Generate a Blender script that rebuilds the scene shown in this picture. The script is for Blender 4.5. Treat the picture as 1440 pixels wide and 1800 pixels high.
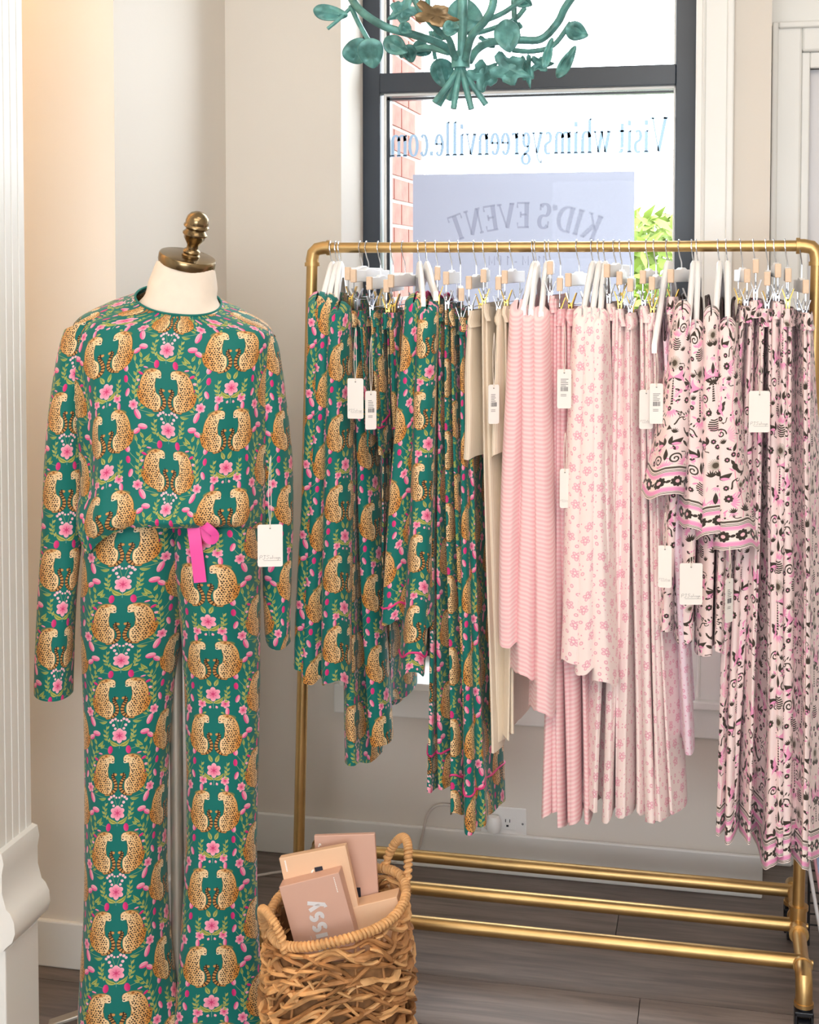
import bpy, bmesh, math, random
import numpy as np
from mathutils import Vector, Matrix
for o in list(bpy.data.objects): bpy.data.objects.remove(o)
SC = bpy.context.scene
COL = SC.collection
R = math.radians
PI = math.pi

# ------------------------------------------------------------------ camera
# Store frame: X runs along the window wall (to the right), Y away from the viewer, Z up.
F_PX, EYE, PITCH, YAW = 2450.0, 1.58, R(2.5), R(12.5)
HORIZON = 480.0
CY = HORIZON + F_PX * math.tan(PITCH)
cam = bpy.data.cameras.new('camera')
cam.sensor_fit = 'HORIZONTAL'; cam.sensor_width = 36
cam.lens = 36 * F_PX / 1440
cam.shift_y = -(900 - CY) / 1440
cam.clip_start = .05; cam.clip_end = 200
camo = bpy.data.objects.new('camera', cam); COL.objects.link(camo)
camo.location = (0, 0, EYE); camo.rotation_euler = (PI/2 - PITCH, 0, YAW)
SC.camera = camo

# ------------------------------------------------------------------ sky, lights, exposure
SC.view_settings.view_transform = 'Standard'; SC.view_settings.look = 'None'
SC.view_settings.gamma = 1; SC.view_settings.use_curve_mapping = False
SC.view_settings.exposure = 0.18
wd = bpy.data.worlds.new('overcast_sky'); SC.world = wd; wd.use_nodes = True
wd.node_tree.nodes['Background'].inputs[0].default_value = (.88, .94, 1, 1)
wd.node_tree.nodes['Background'].inputs[1].default_value = 9.0
def area_light(name, loc, rot, sx, sy, power, color, portal=False):
    l = bpy.data.lights.new(name, 'AREA'); l.shape = 'RECTANGLE'; l.size = sx; l.size_y = sy
    l.energy = power; l.color = color
    if portal: l.cycles.is_portal = True
    o = bpy.data.objects.new(name, l); COL.objects.link(o); o.location = loc; o.rotation_euler = rot
    return o
area_light('window_portal', (-.52, 3.9, 1.6), (R(-90), 0, 0), .9, 2.3, 1, (1, 1, 1), True)
area_light('shopfront_portal', (0, -2.45, 1.5), (R(90), 0, 0), 2.4, 1.5, 1, (1, 1, 1), True)
area_light('overhead_fill_light', (-.1, .5, 2.96), (R(28), 0, 0), 2.6, 1.6, 60, (1, .88, .75))  # unseen soft area light added as interior fill, without a fixture
area_light('overhead_fill_light_near_rack', (.1, 1.8, 2.96), (R(18), 0, R(10)), 1.2, .8, 11, (1, .87, .73))  # smaller unseen fill added overhead in front of the rack
area_light('warm_wall_washer', (-1.62, 2.35, 2.94), (R(20), 0, 0), .3, .3, 52, (1, .60, .28))

# ------------------------------------------------------------------ pixel helper (photo pixel -> point on a plane of the store)
_ca, _sa, _cp, _sp = math.cos(YAW), math.sin(YAW), math.cos(PITCH), math.sin(PITCH)
def px(x, y, X=None, Y=None, Z=None):
    xc = (x - 720) / F_PX; yc = -(y - CY) / F_PX
    a, b, c = xc, _cp + yc * _sp, -_sp + yc * _cp
    r = (a * _ca - b * _sa, a * _sa + b * _ca, c)
    t = X / r[0] if X is not None else (Y / r[1] if Y is not None else (Z - EYE) / r[2])
    return Vector((r[0] * t, r[1] * t, EYE + r[2] * t))

# ------------------------------------------------------------------ object helpers
def link(name, me, mats, parent=None, loc=(0, 0, 0), rot=(0, 0, 0)):
    o = bpy.data.objects.new(name, me); COL.objects.link(o)
    for m in (mats if isinstance(mats, (list, tuple)) else [mats]): me.materials.append(m)
    o.location = loc; o.rotation_euler = rot
    if parent: o.parent = parent
    return o
def tag(o, label, cat, group=None):
    o['label'] = label; o['category'] = cat
    if group: o['group'] = group
    return o
def thing(name, label, cat, loc=(0, 0, 0), rot=(0, 0, 0), group=None):
    o = bpy.data.objects.new(name, None); COL.objects.link(o)
    o.location = loc; o.rotation_euler = rot; o.empty_display_size = .05
    return tag(o, label, cat, group)
def struct(o):
    o['kind'] = 'structure'; return o
def stuff(o):
    o['kind'] = 'stuff'; return o

class MB:
    """collects verts / faces / uvs for one mesh"""
    def __init__(s): s.v = []; s.f = []; s.uv = []; s.mi = []
    def add(s, vs, fs, uvs=None, mi=0):
        o = len(s.v); s.v += [tuple(v) for v in vs]
        for k, f in enumerate(fs):
            s.f.append([i + o for i in f]); s.uv.append(uvs[k] if uvs else None); s.mi.append(mi)
    def box(s, x0, x1, y0, y1, z0, z1, mi=0):
        vs = [(x, y, z) for z in (z0, z1) for y in (y0, y1) for x in (x0, x1)]
        s.add(vs, [(0, 2, 3, 1), (4, 5, 7, 6), (0, 1, 5, 4), (2, 6, 7, 3), (0, 4, 6, 2), (1, 3, 7, 5)], mi=mi)
        return s
    def tube(s, pts, r, n=10, closed=False, mi=0, squash=None, cap=True):
        pts = [Vector(p) for p in pts]; m = len(pts)
        rs = r if isinstance(r, (list, tuple)) else [r] * m
        prev = None; rings = []
        for i, p in enumerate(pts):
            if closed: d = pts[(i + 1) % m] - pts[i - 1]
            else: d = pts[min(i + 1, m - 1)] - pts[max(i - 1, 0)]
            d.normalize()
            if prev is None:
                a = Vector((0, 0, 1)) if abs(d.z) < .9 else Vector((0, 1, 0))
                x = d.cross(a).normalized()
            else:
                x = prev - d * prev.dot(d)
                x = x.normalized() if x.length > 1e-6 else d.orthogonal().normalized()
            prev = x; y = d.cross(x)
            sq = squash[i] if isinstance(squash, (list, tuple)) else (squash or 1)
            rings.append([p + (x * math.cos(2*PI*k/n) + y * (math.sin(2*PI*k/n) * sq)) * rs[i] for k in range(n)])
        vs = [v for rg in rings for v in rg]; fs = []
        for i in range(m if closed else m - 1):
            j = (i + 1) % m
            for k in range(n):
                l = (k + 1) % n
                fs.append((i*n + k, i*n + l, j*n + l, j*n + k))
        if cap and not closed:
            fs.append(tuple(range(n - 1, -1, -1))); fs.append(tuple((m - 1)*n + k for k in range(n)))
        s.add(vs, fs, mi=mi); return s
    def lathe(s, prof, n=28, c=(0, 0, 0), mi=0):
        vs = []; fs = []
        for (r, z) in prof:
            for k in range(n):
                a = 2*PI*k/n; vs.append((c[0] + r*math.cos(a), c[1] + r*math.sin(a), c[2] + z))
        for i in range(len(prof) - 1):
            for k in range(n):
                l = (k + 1) % n; fs.append((i*n + k, i*n + l, (i+1)*n + l, (i+1)*n + k))
        fs.append(tuple(range(n - 1, -1, -1))); fs.append(tuple((len(prof)-1)*n + k for k in range(n)))
        s.add(vs, fs, mi=mi); return s
    def prism(s, poly, axis, a, b, mi=0):
        """poly of 2D points, extruded along axis 'x','y','z' from a to b"""
        def P(p, t):
            return {'x': (t, p[0], p[1]), 'y': (p[0], t, p[1]), 'z': (p[0], p[1], t)}[axis]
        n = len(poly); vs = [P(p, a) for p in poly] + [P(p, b) for p in poly]
        fs = [tuple(range(n)), tuple(range(2*n - 1, n - 1, -1))] + [(i, i + n, (i+1) % n + n, (i+1) % n) for i in range(n)]
        s.add(vs, fs, mi=mi); return s
    def mesh(s, name, smooth=False, fix=True):
        me = bpy.data.meshes.new(name); me.from_pydata(s.v, [], s.f)
        if any(u is not None for u in s.uv):
            L = me.uv_layers.new(name='UVMap').data
            i = 0
            for f, u in zip(s.f, s.uv):
                for k in range(len(f)):
                    if u is not None: L[i].uv = u[k]
                    i += 1
        for p, m in zip(me.polygons, s.mi): p.material_index = m
        if fix:
            bm = bmesh.new(); bm.from_mesh(me); bmesh.ops.recalc_face_normals(bm, faces=bm.faces); bm.to_mesh(me); bm.free()
        if smooth: me.polygons.foreach_set('use_smooth', [True] * len(me.polygons))
        me.update(); return me
    def build(s, name, mats, parent=None, smooth=False, bevel=0, loc=(0, 0, 0), rot=(0, 0, 0)):
        o = link(name, s.mesh(name, smooth), mats, parent, loc, rot)
        if bevel:
            b = o.modifiers.new('bevel', 'BEVEL'); b.width = bevel; b.segments = 2; b.limit_method = 'ANGLE'
        if smooth:
            try: o.data.set_sharp_from_angle(angle=R(40))
            except Exception: pass
        return o
def spline(pts, n=8):
    """Catmull-Rom through points"""
    pts = [Vector(p) for p in pts]; P = [pts[0]*2 - pts[1]] + pts + [pts[-1]*2 - pts[-2]]; out = []
    for i in range(1, len(P) - 2):
        for k in range(n):
            t = k / n; a, b, c, d = P[i-1], P[i], P[i+1], P[i+2]
            out.append(.5*((2*b) + (c - a)*t + (2*a - 5*b + 4*c - d)*t*t + (3*b - a - 3*c + d)*t**3))
    out.append(pts[-1]); return out
def lerp(a, b, t): return a + (b - a) * t
def table(tab, x):
    """piecewise-linear lookup of rows (x, v1, v2, ...)"""
    if x <= tab[0][0]: return tab[0][1:]
    for p, q in zip(tab, tab[1:]):
        if x <= q[0]:
            t = (x - p[0]) / (q[0] - p[0]); t = t*t*(3 - 2*t)*.4 + t*.6
            return tuple(lerp(a, b, t) for a, b in zip(p[1:], q[1:]))
    return tab[-1][1:]

# ------------------------------------------------------------------ node materials
def nodemat(name):
    m = bpy.data.materials.new(name); m.use_nodes = True
    nt = m.node_tree; return m, nt, nt.nodes['Principled BSDF']
def srgb(r, g, b):
    f = lambda c: ((c/255 + .055)/1.055)**2.4 if c > 10 else c/255/12.92
    return (f(r), f(g), f(b), 1)
def mat(name, rgb, rough=.6, metal=0, var=.06, scale=6, bump=0, bscale=200, coat=0, stretch=None, spec=.5):
    m, nt, b = nodemat(name); N = nt.nodes.new; L = nt.links.new
    c = srgb(*rgb)
    tc = N('ShaderNodeTexCoord'); src = tc.outputs['Object']
    if stretch:
        mp = N('ShaderNodeMapping'); mp.inputs['Scale'].default_value = stretch; L(src, mp.inputs[0]); src = mp.outputs[0]
    nz = N('ShaderNodeTexNoise'); nz.inputs['Scale'].default_value = scale; nz.inputs['Detail'].default_value = 5; L(src, nz.inputs['Vector'])
    rp = N('ShaderNodeValToRGB'); rp.color_ramp.elements[0].position = .3; rp.color_ramp.elements[1].position = .7
    rp.color_ramp.elements[0].color = tuple(v*(1 - var) for v in c[:3]) + (1,)
    rp.color_ramp.elements[1].color = tuple(min(1, v*(1 + var)) for v in c[:3]) + (1,)
    L(nz.outputs['Fac'], rp.inputs[0]); L(rp.outputs[0], b.inputs['Base Color'])
    b.inputs['Roughness'].default_value = rough; b.inputs['Metallic'].default_value = metal
    b.inputs['Specular IOR Level'].default_value = spec
    if coat: b.inputs['Coat Weight'].default_value = coat
    if bump:
        n2 = N('ShaderNodeTexNoise'); n2.inputs['Scale'].default_value = bscale; n2.inputs['Detail'].default_value = 3; L(src, n2.inputs['Vector'])
        bp = N('ShaderNodeBump'); bp.inputs['Strength'].default_value = bump; bp.inputs['Distance'].default_value = .002
        L(n2.outputs['Fac'], bp.inputs['Height']); L(bp.outputs[0], b.inputs['Normal'])
    return m

# ------------------------------------------------------------------ fabric prints, drawn by code into tileable swatches
class Swatch:
    def __init__(s, W, H, ppm, bg):
        s.W, s.H, s.k = W, H, ppm; s.w, s.h = round(W*ppm), round(H*ppm)
        s.a = np.empty((s.h, s.w, 3), np.float32); s.a[:] = np.array(bg, np.float32)/255
    def _win(s, x0, x1, y0, y1):
        i0, i1 = int(math.floor(x0*s.k)) - 2, int(math.ceil(x1*s.k)) + 2
        j0, j1 = int(math.floor(y0*s.k)) - 2, int(math.ceil(y1*s.k)) + 2
        ii = np.arange(i0, i1); jj = np.arange(j0, j1)
        X, Y = np.meshgrid((ii + .5)/s.k, (jj + .5)/s.k)
        return ii % s.w, jj % s.h, X, Y
    def _put(s, ii, jj, sd, col, al):
        m = np.clip(.5 - sd*s.k, 0, 1)*al
        ix = np.ix_(jj, ii); cur = s.a[ix]
        s.a[ix] = cur + (col - cur)*m[..., None]
    def ell(s, cx, cy, rx, ry, ang=0, col=(0, 0, 0), al=1, col2=None, gdir=(1, 0)):
        r = max(rx, ry); ii, jj, X, Y = s._win(cx - r, cx + r, cy - r, cy + r)
        c, sn = math.cos(ang), math.sin(ang); dx, dy = X - cx, Y - cy
        u = (dx*c + dy*sn)/rx; v = (-dx*sn + dy*c)/ry
        sd = (np.sqrt(u*u + v*v) - 1)*min(rx, ry)
        C = np.array(col, np.float32)/255
        if col2 is not None:
            t = np.clip(.5 + .5*(u*gdir[0] + v*gdir[1]), 0, 1)[..., None]
            C = C*(1 - t) + np.array(col2, np.float32)/255*t
        s._put(ii, jj, sd, C, al)
    def poly(s, P, col, al=1, grow=0, col2=None, g=None):
        P = np.array(P, float); x0, y0 = P.min(0) - grow; x1, y1 = P.max(0) + grow
        ii, jj, X, Y = s._win(x0, x1, y0, y1)
        d = np.full(X.shape, 1e9); ins = np.zeros(X.shape, bool); n = len(P)
        for i in range(n):
            ax, ay = P[i]; bx, by = P[(i+1) % n]; ex, ey = bx - ax, by - ay
            t = np.clip(((X - ax)*ex + (Y - ay)*ey)/(ex*ex + ey*ey + 1e-12), 0, 1)
            d = np.minimum(d, np.hypot(X - ax - t*ex, Y - ay - t*ey))
            if ay != by:
                cr = ((ay > Y) != (by > Y)) & (X < (bx - ax)*(Y - ay)/(by - ay) + ax); ins ^= cr
        sd = np.where(ins, -d, d) - grow
        C = np.array(col, np.float32)/255
        if col2 is not None:
            t = np.clip(((X - g[0])*(g[2] - g[0]) + (Y - g[1])*(g[3] - g[1]))/((g[2]-g[0])**2 + (g[3]-g[1])**2), 0, 1)[..., None]
            C = C*(1 - t) + np.array(col2, np.float32)/255*t
        s._put(ii, jj, sd, C, al)
    def stroke(s, P, w0, w1=None, col=(0, 0, 0), al=1):
        P = np.array(P, float); w1 = w0 if w1 is None else w1; m = max(w0, w1)
        x0, y0 = P.min(0) - m; x1, y1 = P.max(0) + m
        ii, jj, X, Y = s._win(x0, x1, y0, y1); sd = np.full(X.shape, 1e9); n = len(P) - 1
        for i in range(n):
            ax, ay = P[i]; bx, by = P[i+1]; ex, ey = bx - ax, by - ay
            t = np.clip(((X - ax)*ex + (Y - ay)*ey)/(ex*ex + ey*ey + 1e-12), 0, 1)
            w = w0 + (w1 - w0)*(i + t)/n
            sd = np.minimum(sd, np.hypot(X - ax - t*ex, Y - ay - t*ey) - w)
        s._put(ii, jj, sd, np.array(col, np.float32)/255, al)
    def leaf(s, x, y, L, wd, ang, col, col2=None, vein=None, bend=.0):
        if vein: L *= 1.15; wd *= 1.2
        n = 9; up = []; dn = []
        c, sn = math.cos(ang), math.sin(ang)
        for i in range(n + 1):
            t = i/n; h = wd*math.sin(PI*t**.8)*.5; b = bend*L*math.sin(PI*t)
            for lst, k in ((up, 1), (dn, -1)):
                q = (t*L, b + k*h); lst.append((x + q[0]*c - q[1]*sn, y + q[0]*sn + q[1]*c))
        s.poly(up + dn[::-1][1:-1], col, col2=col2, g=(x, y, x + L*c, y + L*sn) if col2 else None)
        if vein:
            s.stroke([(x + t*L*c - bend*L*math.sin(PI*t)*sn, y + t*L*sn + bend*L*math.sin(PI*t)*c) for t in (.15, .4, .65, .85)], wd*.09, wd*.03, vein)
    def image(s, name):
        im = bpy.data.images.new(name, s.w, s.h)
        b = np.ones((s.h, s.w, 4), np.float32); b[..., :3] = np.clip(s.a, 0, 1)
        im.pixels.foreach_set(b.ravel()); im.update(); im.pack(); return im

TEAL = (10, 112, 104)
def crv(P, n=6): return [tuple(v)[:2] for v in spline([(p[0], p[1], 0) for p in P], n)]
def leopard_swatch():
    W, H = .252, .160; s = Swatch(W, H, 5200, TEAL); rng = random.Random(4)
    k = .000133
    GR = (186, 188, 100); GR2 = (138, 154, 80); ST = (156, 172, 110)
    PK = (246, 150, 172); PK2 = (216, 62, 128); HOT = (214, 44, 118); PALE = (250, 196, 204)
    def leopard(cx, cy, m):
        T = lambda x, y: (cx + m*x*k, cy - y*k)
        body = [(70, -232), (72, -270), (96, -300), (140, -312), (195, -312), (250, -298), (312, -250), (358, -180), (386, -90), (396, 0), (402, 40),
                (424, 34), (430, 70), (420, 120), (392, 190), (335, 248), (255, 288), (165, 304), (118, 272), (97, 210), (94, 140), (108, 84), (150, 48),
                (166, 0), (172, -60), (160, -140), (148, -188), (118, -182), (90, -200)]
        P = crv([T(*q) for q in body] + [T(*body[0])], 3)[:-1]
        tail = crv([T(*q) for q in [(190, 300), (110, 284), (52, 238), (36, 165), (58, 90), (84, 40), (78, -2), (44, -4)]], 5)
        s.stroke(tail, .0042, .0028, (64, 42, 22)); s.stroke(tail, .0036, .0023, (196, 140, 78))
        for i in range(4, len(tail) - 2, 3):
            a, b = tail[i], tail[i+1]; d = (b[0]-a[0], b[1]-a[1]); l = math.hypot(*d) or 1
            n = (-d[1]/l*.0031, d[0]/l*.0031); s.stroke([(a[0]-n[0], a[1]-n[1]), (a[0]+n[0], a[1]+n[1])], .0012, None, (46, 32, 22))
        e = tail[-1]; s.ell(e[0], e[1], .0026, .0026, 0, (206, 150, 84))
        s.poly(P, (92, 58, 26), grow=.0007)
        g0 = T(150, 0); g1 = T(430, 60)
        s.poly(P, (240, 208, 160), col2=(206, 140, 66), g=(g0[0], g0[1], g1[0], g1[1]))
        a = T(390, 110); s.ell(a[0], a[1], .006, .016, -m*.3, (200, 128, 50), .55)
        a = T(235, -285); s.ell(a[0], a[1], .014, .0045, -m*.25, (202, 136, 66), .55)
        a = T(190, 40); s.ell(a[0], a[1], .002, .011, m*.35, (206, 146, 80), .55)
        # spots on a jittered grid
        PP = np.array(P)
        def inside(x, y):
            c = False; n = len(P)
            for i in range(n):
                ax, ay = P[i]; bx, by = P[i-1]
                if (ay > y) != (by > y) and x < (bx-ax)*(y-ay)/(by-ay)+ax: c = not c
            return c
        rr = random.Random(11)
        for j, yy in enumerate(range(-262, 300, 33)):
            for xx in range(90 + (j % 2)*18, 425, 36):
                x = xx + rr.uniform(-7, 7); y = yy + rr.uniform(-7, 7)
                if y < -170 and x < 200: continue
                q = T(x, y)
                if inside(*q) and inside(q[0] + .0016, q[1]) and inside(q[0] - .0016, q[1]):
                    z = rr.uniform(.0010, .00165); s.ell(q[0], q[1], z*1.15, z*.85, rr.uniform(0, 3), (40, 28, 24))
        # face
        a = T(112, -225); s.ell(a[0], a[1], .0052, .0052, 0, (240, 206, 160))
        a = T(96, -200); s.ell(a[0], a[1], .0036, .0026, 0, (246, 226, 194))
        a = T(92, -206); s.ell(a[0], a[1], .0018, .0013, 0, (44, 26, 22))
        for ex, ey in ((98, -246), (142, -240)):
            a = T(ex, ey); s.ell(a[0], a[1], .0016, .0008, m*.3, (60, 44, 24))
        for ex, ey in ((120, -280), (150, -285), (178, -270), (165, -245), (175, -220), (150, -210)):
            a = T(ex, ey); s.ell(a[0], a[1], .0007, .0007, 0, (70, 44, 24), .8)
        a = T(205, -290); s.ell(a[0], a[1], .0028, .002, 0, (150, 92, 44))
        s.stroke([T(165, -120), T(196, -70), T(206, -20)], .0004, .0004, (84, 56, 34))
    def flower(x, y, r, rot=0, n=6):
        for i in range(n):
            a = rot + 2*PI*i/n; fx, fy = x + math.cos(a)*r*.58, y + math.sin(a)*r*.58
            s.ell(fx, fy, r*.46, r*.36, a, (236, 112, 152), col2=(252, 188, 200), gdir=(1, 0))
            s.stroke([(x, y), (x + math.cos(a)*r*.5, y + math.sin(a)*r*.5)], r*.05, r*.02, (200, 56, 108))
        s.ell(x, y, r*.16, r*.16, 0, (210, 60, 112))
    def bud(x, y, rx, ry, ang, hot=False):
        if hot: s.ell(x, y, rx, ry, ang, (196, 30, 104), col2=(232, 72, 140), gdir=(0, 1))
        else:
            s.ell(x, y, rx, ry, ang, (222, 62, 128), col2=(252, 196, 204), gdir=(.2, 1))
            c, sn = math.cos(ang), math.sin(ang)
            s.stroke([(x - c*rx*.7, y - sn*rx*.7), (x + c*rx*.6, y + sn*rx*.6)], ry*.12, ry*.05, (250, 206, 210), .8)
    def vine(P, n, L, m):
        s.stroke(P, .0006, .0004, ST); q = crv(P, 6)
        for i in range(n):
            t = (i + .6)/n*(len(q) - 2); j = int(t); a, b = q[j], q[j+1]
            an = math.atan2(b[1]-a[1], b[0]-a[0]) + (.7 if i % 2 else -.7)
            s.leaf(a[0], a[1], L, L*.42, an, GR, GR2 if i % 3 else (198, 190, 110), (96, 110, 56))
    def motif(cx, cy, kind):
        for m in (1, -1):
            T = lambda x, y: (cx + m*x*k, cy - y*k)
            if kind == 0:
                # side vine climbing between the columns
                vine([T(476, 150), T(470, 0), T(452, -150), T(425, -300), T(350, -420)], 12, .0098, m)
                s.stroke([T(425, -300), T(470, -400), T(475, -520)], .0005, .0004, ST)
                for (x, y, w, h, an, hot) in ((588, 40, 33, 62, -.35, 0), (612, -165, 34, 56, .1, 1), (615, -330, 38, 58, .3, 0), (375, -238, 20, 40, 1.1, 1),
                                              (392, -20, 20, 30, .5, 1), (300, -330, 13, 36, 1.4, 0)):
                    q = T(x, y); bud(q[0], q[1], h*k, w*k, m*(PI/2 - an), hot)
                    if x > 580: s.stroke([T(x - 22, y + 46), T(x - 60, y + 100), T(474, y + 190)], .0004, .0004, ST)
                q = T(412, -112)
                for dd in (-.5, .1, .6): s.leaf(q[0], q[1], .0062, .0034, PI/2 + dd, PK, PALE)
                # flower at the vine's foot, bud and leaf below
                q = T(415, 262); s.leaf(q[0], q[1], .0085, .0038, PI/2 + m*.4, GR, GR2, (96, 110, 56))
                q = T(400, 290); s.leaf(q[0], q[1], .0095, .0036, PI/2 + m*1.2, GR, GR2, (96, 110, 56))
                q = T(500, 228); flower(q[0], q[1], .0100, .3)
                q = T(440, 372); bud(q[0], q[1], .0112, .0056, m*1.15)
                s.stroke([T(430, 305), T(330, 330), T(190, 362)], .0004, .0004, ST)
                q = T(190, 372); s.leaf(q[0], q[1], .0155, .0046, 0 if m > 0 else PI, GR, GR2, (96, 110, 56), bend=-.1*m)
                # buds and leafy shoot over the next vine
                q = T(372, 556); bud(q[0], q[1], .0092, .0058, m*.12)
                q = T(462, 622); bud(q[0], q[1], .0080, .0050, -m*.6)
                q = T(350, 765); s.leaf(q[0], q[1], .0165, .0056, PI/2 + m*.75, GR, GR2, (96, 110, 56), bend=.12*m)
                q = T(372, 730); s.leaf(q[0], q[1], .0120, .0048, PI/2 - m*.45, GR, GR2, (96, 110, 56))
                q = T(470, 780); s.leaf(q[0], q[1], .0120, .0046, PI/2 - m*.2, GR, GR2, (96, 110, 56)); q = T(300, 790); s.leaf(q[0], q[1], .0110, .0046, PI/2 + m*.9, GR, GR2, (96, 110, 56))
                q = T(138, 812); bud(q[0], q[1], .0083, .0051, PI/2 + m*.12, True)
                s.stroke([T(170, 800), T(270, 775)], .0004, .0004, ST)
                for (x, y, r) in ((106, 344, 22), (62, 326, 20), (24, 352, 16), (136, 376, 20), (90, 424, 22), (64, 478, 20), (34, 512, 15)):
                    q = T(x, y); s.ell(q[0], q[1], r*k, r*k, 0, (248, 170, 186), col2=(252, 214, 218))
                s.stroke([T(10, 500), T(30, 430), T(56, 350)], .0003, .0003, ST)
            else:
                q = T(30, 430); s.leaf(q[0], q[1], .0150, .0070, PI/2 - m*.42, (198, 190, 110), GR2, (96, 110, 56))
                q = T(175, 715); flower(q[0], q[1], .0092, .5)
                q = T(58, 790); s.leaf(q[0], q[1], .0066, .0052, PI/2 + m*.4, PK, PALE)
                q = T(205, 838); bud(q[0], q[1], .0085, .0040, PI/2)
                q = T(110, 850); s.leaf(q[0], q[1], .0080, .0036, PI/2 - m*1.9, GR, GR2)
            vine([T(165, 690), T(205, 590), T(200, 430)], 7, .0082, m)
            q = T(0, 745 if kind == 0 else 700); s.leaf(q[0], q[1], .0215, .0070, PI/2 - m*.98, (196, 190, 98), (150, 160, 78), (96, 110, 56), bend=-.16*m)
            leopard(cx, cy, m)
        q = (cx, cy - (590 if kind == 0 else 560)*k); flower(q[0], q[1], .0150, PI/2)
        s.stroke([(cx, cy - 700*k), (cx, cy - 790*k)], .0004, .0003, (160, 190, 170))
    motif(W*.25, H*.5, 0); motif(W*.75, H*1.0, 1)
    return s.image('leopard_floral_print'), (W, H)

def palm_swatch():
    W, H = .215, .285; s = Swatch(W, H, 4000, (246, 224, 222)); D = (64, 56, 48); P1 = (242, 160, 200); P2 = (248, 188, 206); rg = random.Random(8)
    def fan(x, y, r, a0, a1, n, c=P1):
        for i in range(n):
            a = lerp(a0, a1, i/(n-1)); s.leaf(x + .25*r*math.cos(a), y + .25*r*math.sin(a), r*.78, r*.15, a, c)
    def frond(x, y, r, a, n=7, c=D):
        for i in range(n):
            b = a + (i - (n-1)/2)*.36; s.leaf(x, y, r*(1 - .06*abs(i - (n-1)/2)), r*.2, b, c)
    def spiral(x, y, r, m):
        s.stroke([(x + m*r*(1 - t)*math.cos(t*11), y + r*(1 - t)*math.sin(t*11)) for t in np.linspace(0, .86, 40)], r*.13, r*.1, D)
    def blossom(x, y, r, c=D, cc=P1):
        for i in range(8): s.ell(x + r*.62*math.cos(i*PI/4), y + r*.62*math.sin(i*PI/4), r*.36, r*.3, i*PI/4, c)
        s.ell(x, y, r*.62, r*.62, 0, c); s.ell(x, y, r*.28, r*.28, 0, cc)
    def sun(x, y, r):
        for i in range(26):
            a = i*2*PI/26; s.stroke([(x + r*.45*math.cos(a), y + r*.45*math.sin(a)), (x + r*math.cos(a), y + r*math.sin(a))], r*.05, r*.03, (150, 142, 128))
        s.ell(x, y, r*.42, r*.42, 0, (88, 76, 64))
    def curl(x, y, L, a, m):
        pts = [(x + L*(t*math.cos(a) - m*.35*math.sin(3.4*t)*math.sin(a)*t), y + L*(t*math.sin(a) + m*.35*math.sin(3.4*t)*math.cos(a)*t)) for t in np.linspace(0, 1, 14)]
        e = pts[-1]; pts += [(e[0] + .18*L*(math.cos(a + m*(1.2 + u*4)) ), e[1] + .18*L*math.sin(a + m*(1.2 + u*4)) - .06*L) for u in np.linspace(.2, 1, 8)]
        s.stroke(pts, L*.07, L*.03, D)
    def palm(x, y, h, m=1):
        for i in range(11):
            t = i/11; s.poly([(x - .0026*(1.3 - t*.8), y + h*t), (x + .0026*(1.3 - t*.8), y + h*t), (x + .0021*(1.3 - t*.8), y + h*(t + .065)), (x - .0021*(1.3 - t*.8), y + h*(t + .065))], D)
        for a, b, c in ((.35, -.35, D), (2.8, .35, D), (.95, -.4, P1), (2.2, .4, P1), (-.5, .25, P1), (-2.6, -.25, P1)):
            s.leaf(x, y + h, .030, .0095, a, c, bend=b)
    def bird(x, y, m):
        s.stroke(crv([(x, y), (x + m*.008, y - .010), (x + m*.020, y - .012), (x + m*.027, y - .004)], 5), .0038, .0013, D)
        s.ell(x - m*.002, y + .004, .006, .0075, m*.5, D); s.leaf(x - m*.003, y + .008, .014, .007, PI/2 + m*.5, D)
        for i in range(6): s.ell(x + m*(.012 + i*.003), y - .017 + .0006*i*i, .0014, .0034, -m*.5, D)
    def bug(x, y):
        for i in range(6):
            w = .0105*math.sin(PI*(i + 1)/7.5) + .002; s.stroke(crv([(x - w, y - i*.0045), (x, y - i*.0045 - .0016), (x + w, y - i*.0045)], 4), .00135, None, D)
    def lily(x, y, m):
        s.leaf(x, y, .030, .0125, PI/2 + m*1.15, D, bend=.1*m); s.leaf(x, y, .018, .008, PI/2 + m*.25, D)
        s.leaf(x - m*.004, y, .020, .0065, PI/2 + m*1.6, P1)
    # pink underlayer
    for (x, y, r, a) in ((.03, .05, .024, 0), (.03, .19, .026, .2), (.185, .12, .026, PI), (.185, .26, .026, PI), (.107, .03, .02, PI/2), (.107, .165, .022, -PI/2), (.06, .12, .018, 1), (.155, .2, .018, 2.2), (.0, .12, .02, 1.6), (.0, .265, .02, -1.6), (.15, .04, .02, 2.6), (.065, .245, .02, .6)):
        fan(x, y, r, a - .85, a + .85, 7, P1 if rg.random() < .6 else P2)
    for i in range(46): s.leaf(rg.uniform(0, W), rg.uniform(0, H), .012, .0035, rg.uniform(0, 6.3), rg.choice([P1, P2, (236, 146, 190)]))
    for x0 in (.052, .163):
        s.stroke([(x0 + .006*math.sin(t*2*PI*2/H), t) for t in np.linspace(0, H, 60)], .0009, None, (240, 150, 178))
    for x, y in ((.09, .2), (.125, .2), (.045, .15), (.17, .16), (.02, .1), (.195, .2), (.09, .075), (.125, .075)): s.ell(x, y, .0045, .0045, 0, P1)
    c = W/2
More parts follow.
